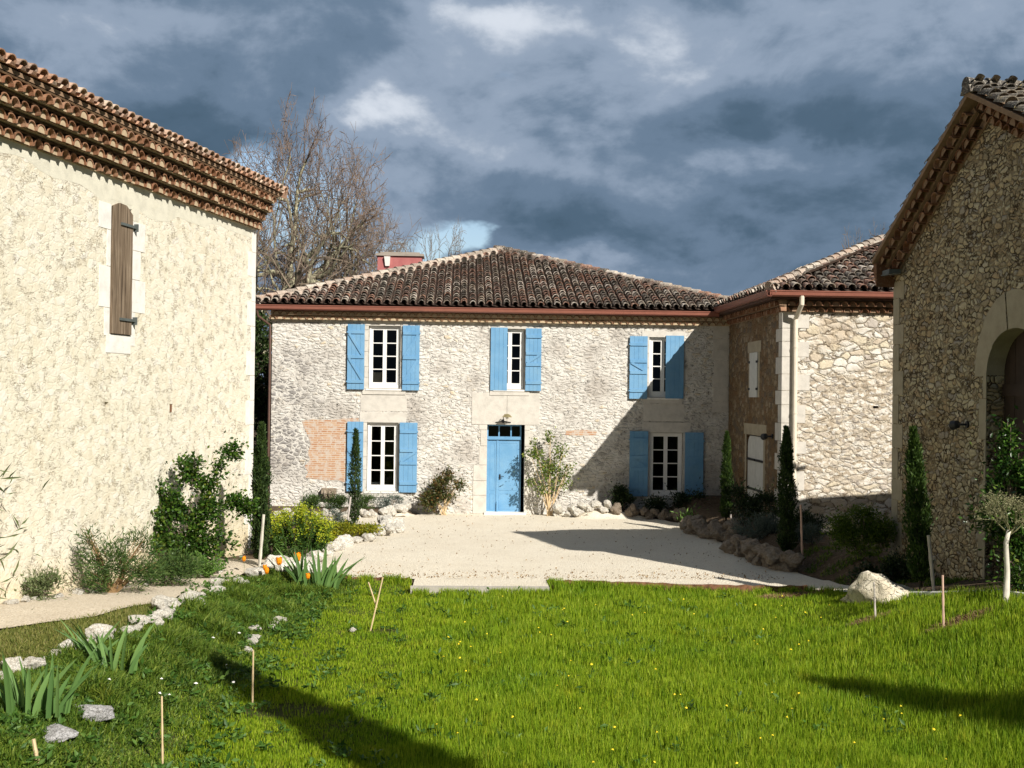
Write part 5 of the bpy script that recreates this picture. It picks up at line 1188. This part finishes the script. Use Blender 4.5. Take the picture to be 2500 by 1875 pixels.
bush('pale_seedling', 6.05, 30.3, 'small pale green leafy plant catching light behind the farther rockery', 'plant', [((0, 0, .18), (.17, .12, .16))], 'fern', 260, .12, .25, .6, 4, .2)
bush('spiky_shrub', 7.05, 27.4, 'dark spreading shrub with layered sprays in front of the pale arched door', 'shrub', [((-.1, 0, .35), (.42, .3, .35)), ((.25, 0, .62), (.34, .2, .10)), ((-.35, .1, .78), (.22, .15, .14)), ((.4, 0, .30), (.28, .2, .10))], 'darkbush', 4200, .10, .3, .1, 8, .3)
bush('lavender', 6.75, 26.0, 'wide blue grey lavender behind the rockery in the shade', 'shrub', [((-.05, 0, .22), (.48, .35, .28)), ((.3, 0, .25), (.32, .3, .25))], 'lav', 5200, .09, .14, 1, 4, .25, z=.25)
bush('lavender', 7.35, 24.0, 'small blue grey lavender right of the dark cypress in the shade', 'shrub', [((0, 0, .15), (.32, .25, .2))], 'lav', 2400, .08, .16, 1, 3, .25)
bush('shade_bush', 7.6, 25.4, 'dark small leaved bush between the wing path and the dark cypress', 'shrub', [((0, 0, .25), (.34, .25, .3)), ((.35, 0, .15), (.25, .2, .2))], 'darkbush', 2600, .08, .4, .3, 5, .3)
bush('round_bush', 7.75, 21.9, 'broad mid green rounded bush in the shaded bed before the stone barn', 'shrub', [((0, 0, .42), (.58, .4, .42)), ((-.38, 0, .55), (.34, .25, .28)), ((.35, 0, .5), (.35, .3, .3)), ((.0, 0, .78), (.34, .25, .2))], 'olive_shrub', 11000, .055, .5, .4, 8, .45)
bush('shade_bush', 7.9, 20.5, 'low dark foliage at the foot of the stone barn corner', 'shrub', [((0, 0, .2), (.35, .25, .28)), ((-.6, -.2, .15), (.3, .2, .2))], 'darkbush', 2200, .08, .4, .3, 4, .3)
bush('laurel', 8.22, 16.9, 'tall glossy laurel at the right edge in front of the arched barn doorway', 'shrub', [((.05, 0, 1.3), (.40, .3, .38)), ((.05, 0, 1.8), (.22, .2, .30)), ((-.02, 0, 2.2), (.10, .1, .24)), ((-.12, 0, .95), (.36, .3, .28)), ((.2, 0, .6), (.28, .26, .40)), ((.35, -.1, 1.55), (.30, .26, .4))], 'laurel', 7800, .095, .45, .1, 9, .35, stemr=.014)
bush('low_shrub', 7.95, 15.9, 'low leafy plants at the foot of the laurel at the right edge', 'plant', [((0, 0, .2), (.3, .25, .25))], 'ivy', 1500, .08, .4, .4, 4, .3)
# young olive with pale trunk
def olive(root):
    b = B(); b.tube([(0, 0, -.05), (.01, 0, .4), (-.01, 0, .8), (.03, 0, .98)], [.045, .038, .032, .028], 9); b.build('trunk', MAT['bark_white'], root, smooth=True)
    b = B(); tips = []
    def grow(p, d, L, r_, lv):
        q = p+d*L; m = p+d*L*.5+Vector((rk.uniform(-.02, .02), rk.uniform(-.02, .02), 0)); b.tube([p, m, q], [r_, r_*.85, r_*.7], 4, False)
        if lv == 0: tips.append((q, d)); return
        for _ in range(4 if lv > 2 else 3):
            dd = (d+Vector((rk.gauss(0, .55), rk.gauss(0, .55), rk.gauss(.02, .3)))).normalized(); grow(q, dd, L*rk.uniform(.6, .9), r_*.62, lv-1)
    for i in range(7):
        th = i*.9+rk.uniform(0, .4); grow(Vector((.03, 0, .9+rk.uniform(0, .1))), Vector((math.cos(th), math.sin(th), rk.uniform(.3, 1.8))).normalized(), .21, .014, 3)
    b.build('branches', MAT['olive'], root)
    P = np.array([q[:] for q, d in tips]); P = np.repeat(P, 5, 0)+rng.normal(size=(len(P)*5, 3))*.025; leaves('foliage', P, .045, MAT['olive'], .25, .4, None, root)
plant('olive_tree', 7.56, 15.62, 'young olive tree with pale bare trunk and thin twiggy crown on the lawn edge', 'tree', [olive])
# irises
def iris(n, h, w, seed):
    def f(root):
        rs = random.Random(seed); V = []; R_ = []; n0 = 6
        for i in range(n):
            bx = rs.uniform(-w, w); by = rs.uniform(-w*.4, w*.4); hh = h*rs.uniform(.55, 1.05); ln = rs.gauss(.0, .30)+bx*.55/w; wd = rs.uniform(.016, .026)*h/.55; ly = rs.gauss(0, .12); yaw = rs.gauss(0, .45)
            cx, sx = math.cos(yaw), math.sin(yaw)
            for j in range(n0):
                t = j/(n0-1); cxp = bx+ln*hh*t**1.5; z = hh*t*(1-.12*abs(ln)*t); ww = wd*(1-.15*t) if t < .6 else wd*(1-.15*t)*(1-((t-.6)/.4)**1.5)+.001; yy = by+ly*hh*t*t
                V += [(cxp-ww*cx, yy-ww*sx, z), (cxp, yy+.006, z), (cxp+ww*cx, yy+ww*sx, z)]
            R_.append(rs.random())
        m = [(3*j+a, 3*j+a+1, 3*j+a+4, 3*j+a+3) for j in range(n0-1) for a in (0, 1)]
        np_mesh('blades', np.array(V), 3*n0, m, MAT['iris'], np.array(R_), root)
    return f
plant('iris_clump', -4.0, 10.9, 'large clump of broad grey green iris blades in the bottom left corner', 'iris', [iris(26, .66, .33, 3)])
plant('iris_clump', -3.80, 12.95, 'iris clump behind the bottom left one, its blades fanned upright', 'iris', [iris(18, .62, .20, 4)])
plant('iris_clump', -4.12, 13.1, 'narrow iris clump touching the white rocks left of the fanned one', 'iris', [iris(10, .50, .13, 5)])
plant('iris_clump', -2.60, 20.9, 'iris clump at the corner where the gravel meets the grass', 'iris', [iris(34, .78, .36, 6)])
# poppies and little flowers
def poppy(root):
    b = B(); b.tube([(0, 0, 0), (.01, 0, .14), (.0, 0, .24)], .004, 4, False); b.build('stem', MAT['stem'], root)
    b = B(); n = 10; V = []
    for r_, z in ((.008, .24), (.035, .26), (.045, .30), (.04, .335)):
        for j in range(n): V.append((r_*math.cos(j*.628)*(1+.1*(j % 2)), r_*math.sin(j*.628), z+.008*(j % 3)))
    b.mesh(V, [(i*n+j, i*n+(j+1) % n, (i+1)*n+(j+1) % n, (i+1)*n+j) for i in range(3) for j in range(n)]); b.build('petals', MAT['orange'], root)
for x, y, l, s_ in ((-3.93, 21.0, 'orange poppy left of the white stake, farthest left of the poppies', 1), (-3.50, 20.7, 'pale orange poppy against the large white rock', 1.05), (-3.40, 20.3, 'orange poppy lowest in the weeds below the large white rock', 1.15), (-3.28, 20.9, 'upright orange poppy in front of the broad white rock', 1.5), (-2.98, 21.1, 'orange poppy leaning by the left side of the gravel iris', 1.75), (-2.72, 20.6, 'orange poppy among the gravel iris blades', 1.1)):
    o = plant('poppy', x, y, l, 'poppy', [poppy], 'orange poppies by the white rocks'); o.scale = (s_*.8, s_*.8, s_*.95)
def dandelion_mesh(mat, r_):
    b = B(); b.tube([(0, 0, 0), (0, 0, .17)], .002, 3, False); n = 8; V = [(0, 0, .185)]+[(r_*math.cos(j*.785), r_*math.sin(j*.785), .17) for j in range(8)]
    b.cm = 1; b.mesh(V, [(0, 1+j, 1+(j+1) % 8) for j in range(8)]); return b
def scatter(name, mat, pts, r_, label, group, cat):
    proto = None
    for i, (x, y) in enumerate(pts):
        if proto is None: proto = dandelion_mesh(mat, r_).build(name, [MAT['stem'], mat]); o = proto
        else: o = proto.copy(); COL.objects.link(o)
        s_ = rk.uniform(.8, 1.3); o.location = (x, y, zt(x, y)); o.scale = (s_, s_, rk.uniform(.75, 1.15)); o.rotation_euler = (rk.uniform(-.5, .5), rk.uniform(-.5, .5), rk.uniform(0, 6)); tag(o, label, cat, group)
pts = [(rk.uniform(-.5, 6.5)*(.6+.4*(y/20)), y) for y in [rk.uniform(10.5, 20)**1.0 for _ in range(70)]]
scatter('dandelion', MAT['yellow'], pts, .015, 'tiny yellow flower in the bright lawn grass', 'yellow flowers in the lawn', 'flower')
scatter('daisy', MAT['whitepetal'], [(-3.3, 12.5), (-3.15, 12.6), (-3.05, 13.4), (-3.35, 13.0), (-3.7, 12.1), (-2.9, 14.6), (-3.3, 15.4), (-3.1, 16.2), (-2.7, 13.9)], .02, 'small white daisy in the weeds below the fanned irises', 'white daisies in the weeds', 'flower')

# ------------------------------------------------------------------ grass
def sm_np(t): t = np.clip(t, 0, 1); return t*t*(3-2*t)
def zt_np(X, Y):
    near = 1-sm_np((Y-20.6)); xr_ = np.where(Y < 29, 5.8+(29-Y)*.15, 5.8)
    z = -.12*near+1.15*np.clip((22.6-Y)/6.5, 0, 1)*sm_np((X-4.3)/5)*near+.42*sm_np((X-xr_-.1)/.7)*(1-near)
    return z+.6*np.clip((25-Y)/9., 0, 1)*sm_np((-2.7-X)/1.6)-.03
def lump(X, Y, s=1.): return .5+.25*np.sin(X*2.1*s+1.3*np.sin(Y*1.7*s))+.25*np.sin(Y*2.9*s+1.7*np.sin(X*1.3*s+2))
def blades(name, X, Y, h, w, mat, lean=.25, kind_label=None):
    n = len(X); Z = zt_np(X, Y); th = rng.uniform(0, 2*math.pi, n); ca, sa = np.cos(th), np.sin(th)
    lx = rng.normal(size=n)*lean*h; ly = rng.normal(size=n)*lean*h; b0 = np.stack([X, Y, Z], 1)
    side = np.stack([ca*w, sa*w, np.zeros(n)], 1); mid = b0+np.stack([lx*.3, ly*.3, h*.55], 1); tip = b0+np.stack([lx, ly, h*(1-.3*np.abs(lx/h))], 1)
    V = np.stack([b0-side, b0+side, mid+side*.8, mid-side*.8, tip], 1).reshape(-1, 3)
    o = np_mesh(name, V, 5, [(0, 1, 2, 3), (3, 2, 4)], mat, rng.uniform(0, 1, n)); tag(o, kind_label, 'grass' if kind_label else None, kind='stuff'); return o
def lawn_edge(X):   # far edge of the lawn
    return np.interp(X, [-3, -2.1, -2.1+.01, -.92, -.9, 1.6, 1.62, 4, 5.8, 6.4, 6.6, 6.95, 7.23, 7.8, 8.3], [21.5, 21.52, 21.5, 21.5, 20.66, 20.66, 21.34, 20.95, 20.6, 20.2, 19.6, 18.7, 17.9, 15.6, 13.6])
def left_edge(Y):   # x where weeds give way to the sown grass
    return np.interp(Y, [9, 11, 13, 16, 18.4, 20, 21.6], [-2.6, -2.7, -2.85, -2.85, -2.5, -2.2, -2.1])
def grow():
    # sown lawn, dense near the viewer
    N_ = 520000; Y = 9.6+(21.6-9.6)*rng.uniform(0, 1, N_)**1.25; X = rng.uniform(-1, 1, N_)*(Y*.50)+Y*.035
    bare = ((X+1.95)**2/.30+(Y-13.15)**2/.10 < 1) | ((X-5.9)**2/.5+(Y-20.1)**2/.06 < 1) | ((X-6.1)**2/.14+(Y-16.9)**2/.05 < 1) | ((X-6.75)**2/.3+(Y-15.4)**2/.04 < 1) | ((X+1.1)**2/.08+(Y-17.5)**2/.05 < 1)
    keep = (X > left_edge(Y)+rng.normal(size=N_)*.22) & (Y < lawn_edge(X)-.02) & (~bare | (rng.uniform(0, 1, N_) < .18))
    X, Y = X[keep], Y[keep]; l = lump(X, Y); l2 = lump(X+5, Y, 2.7)
    right = sm_np((X+1.6)/2.2)
    h = (.050+.085*right)*(.75+.4*l)*(.75+.5*l2)*rng.uniform(.45, 1.45, len(X)); h *= np.where((X > 5.2) & (Y > 16.8), .6, 1)
    blades('lawn_grass', X, Y, h, .0042*(Y/11)**.5*rng.uniform(.7, 1.3, len(X)), MAT['grass'], .13, 'bright green grass of the lawn in front of the gravel')
    # longer uncut tufts along the edging
    N_ = 9000; X = rng.uniform(-2.1, 6.6, N_); Y = lawn_edge(X)-.03-np.abs(rng.normal(size=N_))*.10; k_ = lump(X*3, Y, 2.3) > .35; X, Y = X[k_], Y[k_]
    blades('edge_grass', X, Y, rng.uniform(.06, .19, len(X)), .006*rng.uniform(.7, 1.4, len(X)), MAT['grass'], .35, 'longer uncut grass tufts along the gravel edging')
    # weedy strip on the left
    N_ = 210000; Y = 9.6+(21.9-9.6)*rng.uniform(0, 1, N_); X = rng.uniform(-5.2, -1.6, N_)
    xl = np.interp(Y, [9, 12, 13, 14.5, 16, 19.4, 20.6, 21.9], [-5.2, -4.7, -4.45, -4.15, -4.0, -3.92, -3.85, -3.3]); keep = (X < left_edge(Y)+rng.normal(size=N_)*.25) & (X > xl+rng.normal(size=N_)*.05)
    keep &= ~((np.abs(Y-17.1) < 1.4) & (np.abs(X+2.85) < .18) & (rng.uniform(0, 1, N_) < .7))
    X, Y = X[keep], Y[keep]; l = lump(X, Y, 1.6)
    l3 = lump(X+2, Y+7, 3.3); h = (.05+.13*l*sm_np((-2.4-X+.15*(Y-16))/1.0))*(.4+1.1*l3)*rng.uniform(.5, 1.4, len(X)); blades('weedy_grass', X, Y, h, .0075*rng.uniform(.5, 1.6, len(X)), MAT['weeds'], .6, 'darker tufted weeds and grass between the white rocks and the lawn')
    # yellowing turf left of the rocks
    N_ = 60000; Y = rng.uniform(9.6, 16.8, N_); X = rng.uniform(-7.4, -4.1, N_); xl = np.interp(Y, [9, 12, 13, 14.5, 16], [-5.2, -4.7, -4.45, -4.15, -4.0]); xp = np.interp(Y, [14.2, 14.6, 15.4, 16.5, 17], [-6.2, -5.6, -4.9, -4.35, -4.3]); keep = (X < xl) & ((Y < 14.25+rng.normal(size=N_)*.08) | (X > xp-.05+rng.normal(size=N_)*.06))
    X, Y = X[keep], Y[keep]; blades('dry_turf', X, Y, .055*rng.uniform(.5, 1.5, len(X)), .005*rng.uniform(.6, 1.4, len(X)), MAT['drygrass'], .5, 'yellowing turf between the dirt path and the white rocks')
    # dry heap and cut grass on bare spots
    N_ = 9000; a = rng.uniform(0, 6.28, N_); r_ = np.sqrt(rng.uniform(0, 1, N_)); cx = rng.choice([0, 1, 2], N_, p=[.5, .25, .25]); C = np.array([(5.9, 20.1, .75, .22), (6.2, 16.85, .4, .15), (6.9, 15.4, .55, .15)])
    X = C[cx, 0]+np.cos(a)*r_*C[cx, 2]; Y = C[cx, 1]+np.sin(a)*r_*C[cx, 3]; blades('hay', X, Y, .07*rng.uniform(.4, 1.3, N_), .006*rng.uniform(.6, 1.4, N_), MAT['dry'], 1.0, 'dry cut grass lying on the bare spots of the lawn')
    # broadleaf rosettes
    n = 420; c = np.stack([np.concatenate([rng.uniform(-4.2, -2.2, 260), rng.uniform(-2.5, 5, 160)]), rng.uniform(10, 20.5, n)], 1); P = []
    for x, y in c: P.append(np.array([[x, y, zt(x, y)+.01]])+np.abs(rng.normal(size=(16, 3)))*[.0, .0, .04]+rng.normal(size=(16, 3))*[.05, .05, 0])
    o = leaves('broadleaf_weeds', np.concatenate(P), .085, MAT['broadleaf'], .42, .35); tag(o, 'dark broad leaved weeds scattered through the lawn', 'weeds', kind='stuff')
    # litter and loose chips on the gravel
    n = 1500; X = rng.uniform(-2.6, 6.2, n); Y = np.concatenate([21.65+np.abs(rng.normal(size=n//2))*.5, rng.uniform(21.7, 33, n-n//2)]); P = np.stack([X, Y, np.full(n, .004)+zt_np(X, Y)*0+.0], 1)
    k_ = (X < np.interp(Y, [21.6, 26, 29, 33], [6.2, 6.1, 5.6, 2.8])) & (X > np.interp(Y, [21.6, 24, 27, 29, 33], [-1.9, -2.6, -2, -1.7, -.9])); P = P[k_]
    o = leaves('leaf_litter', P, .045, MAT['dry'], .55, .1); tag(o, 'scattered dead leaves and chips lying on the gravel court', 'leaf litter', kind='stuff')
    # bed ground cover
    N_ = 16000; X = rng.uniform(6.3, 8.9, N_); Y = rng.uniform(18.4, 24, N_); keep = (X > np.interp(Y, [15, 18, 19.8, 21, 24], [8.1, 7.5, 7.0, 7.1, 6.7])) & (lump(X, Y, 3) > .62)
    X, Y = X[keep], Y[keep]; blades('bed_weeds', X, Y, .07*rng.uniform(.4, 1.4, len(X)), .008*rng.uniform(.6, 1.4, len(X)), MAT['weeds'], .6, 'sparse weeds in the shaded bed before the stone barn')
grow()

# ------------------------------------------------------------------ bare trees behind
def bare_tree(name, x, y, h, label, seed, mat='bark', twig='twig', spread=.55, lv=7, trunk=.30, first=.16, limbs=5, lean=0, r0=None, sx=1.0, upb=.15, wide=6.):
    rs = random.Random(seed); root = empty(name, (x, y, 0)); tag(root, label, 'tree')
    big = B(); tw = B()
    def grow_(p, d, L, r_, l):
        n = 4 if l > 3 else 2; pts = [p]; rad = [r_]; q = p; dd = d
        for i in range(n):
            dd = (dd+Vector((rs.gauss(0, .24), rs.gauss(0, .24), rs.gauss(.0, .16)))).normalized(); q = q+dd*L/n; pts.append(q); rad.append(r_*(1-.32*(i+1)/n))
        (big if l > 3 else tw).tube(pts, rad, 7 if l > 4 else (4 if l > 2 else 3), False)
        if l == 0: return
        k = 2 if rs.random() < .35 else 3
        if l <= 2: k = 3
        for j in range(k):
            a = rs.uniform(.55, 1.25)*spread*1.5 if j else rs.uniform(.1, .7)*spread
            ax = dd.cross(Vector((rs.gauss(0, 1), rs.gauss(0, 1), rs.gauss(0, 1)))).normalized(); nd = (Matrix.Rotation(a, 3, ax)@dd); nd.z += upb*.5; nd.normalize()
            grow_(pts[-1] if j < 2 else pts[-2], nd, L*rs.uniform(.62, .86), max(.011, rad[-1]*(.86 if j == 0 else .66)), l-1)
    r_ = r0 or trunk; p = Vector((0, 0, -.2)); top = Vector((lean*h*first, 0, h*first)); big.tube([p, top*.5, top], [r_*1.25, r_*1.05, r_], 9, False)
    for i in range(limbs):
        th = 2*math.pi*i/limbs+rs.uniform(-.4, .4); el = rs.uniform(.55, 1.2) if i else 1.45
        d = Vector((math.cos(th)*math.cos(el)*sx, math.sin(th)*math.cos(el), math.sin(el))).normalized(); grow_(top, d, h*(1-first)*.235, r_*(.72 if i == 0 else .52), lv)
    big.build('trunk', MAT[mat], root, smooth=True); tw.build('crown', MAT[twig], root)
    # bring it to the wanted height
    A = np.array(tw.v); zm = np.percentile(A[:, 2], 98.5); f = h/zm; g = wide/float(np.percentile(A[:, 0], 96)-np.percentile(A[:, 0], 4)); root.scale = (g, g, f); root.location.x -= g*float(np.median(A[:, 0])); root.location.y -= g*float(np.median(A[:, 1]))
bare_tree('bare_tree', -9.0, 50, 15.0, 'tallest bare tree behind the farmhouse with pale limbs and reddish upper twigs', 31, 'bark', 'twig_red', .62, 7, .62, .14, 6, upb=.10, wide=8.6)
bare_tree('bare_tree', -5.3, 54, 12.9, 'broad bare tree behind the chimney with dense brown twigs', 8, 'bark', 'twig', .72, 7, .55, .10, 6, wide=8.2, upb=.0)
bare_tree('bare_tree', -9.4, 46, 10.6, 'dark bare tree close behind the cream barn corner', 14, 'barkdark', 'twig', .75, 6, .50, .10, 5, wide=6.0, upb=.05)
bare_tree('bare_tree', -1.5, 60, 12.1, 'small sparse bare tree between the chimney and the roof peak', 22, 'bark', 'twig', .5, 5, .22, .45, 4, wide=3.4)
bare_tree('bare_tree', 18.4, 52, 10.8, 'thin bare tree peeking over the wing roof beside the stone barn', 23, 'bark', 'twig', .6, 6, .20, .3, 4, wide=3.6)
# dark evergreens seen through the gap between the cream barn and the house
for x, y, h, r_, l in ((-8.2, 44, 7.2, 1.5, 'dark evergreen tree in the gap between the cream barn and the farmhouse'),):
    def ev(root, r_=r_, h=h):
        P, D = blobs(9000, [((0, 0, h*.3), (r_, r_, h*.3)), ((.2, 0, h*.62), (r_*.8, r_*.8, h*.28)), ((-.2, 0, h*.85), (r_*.45, r_*.5, h*.16))], .5); leaves('crown', P, .22, MAT['cypress'], .35, .3, D, root)
        b = B(); b.tube([(0, 0, 0), (0, 0, h*.8)], [.18, .04], 8); b.build('trunk', MAT['barkdark'], root)
    plant('evergreen_tree', x, y, l, 'tree', [ev], z=0)
# far wooded skyline, low behind the buildings
def far_wood():
    P = []; 
    for i in range(160):
        x = rng.uniform(-60, 60); y = rng.uniform(90, 110); P.append(np.array([[x, y, 0]])+rng.normal(size=(60, 3))*[2.2, 1.5, 1.0]+[0, 0, 2.0])
    o = leaves('far_wood', np.concatenate(P), .8, MAT['darkbush'], .6, .2); tag(o, 'low dark woodland far behind the farm', 'woodland', kind='stuff')
far_wood()
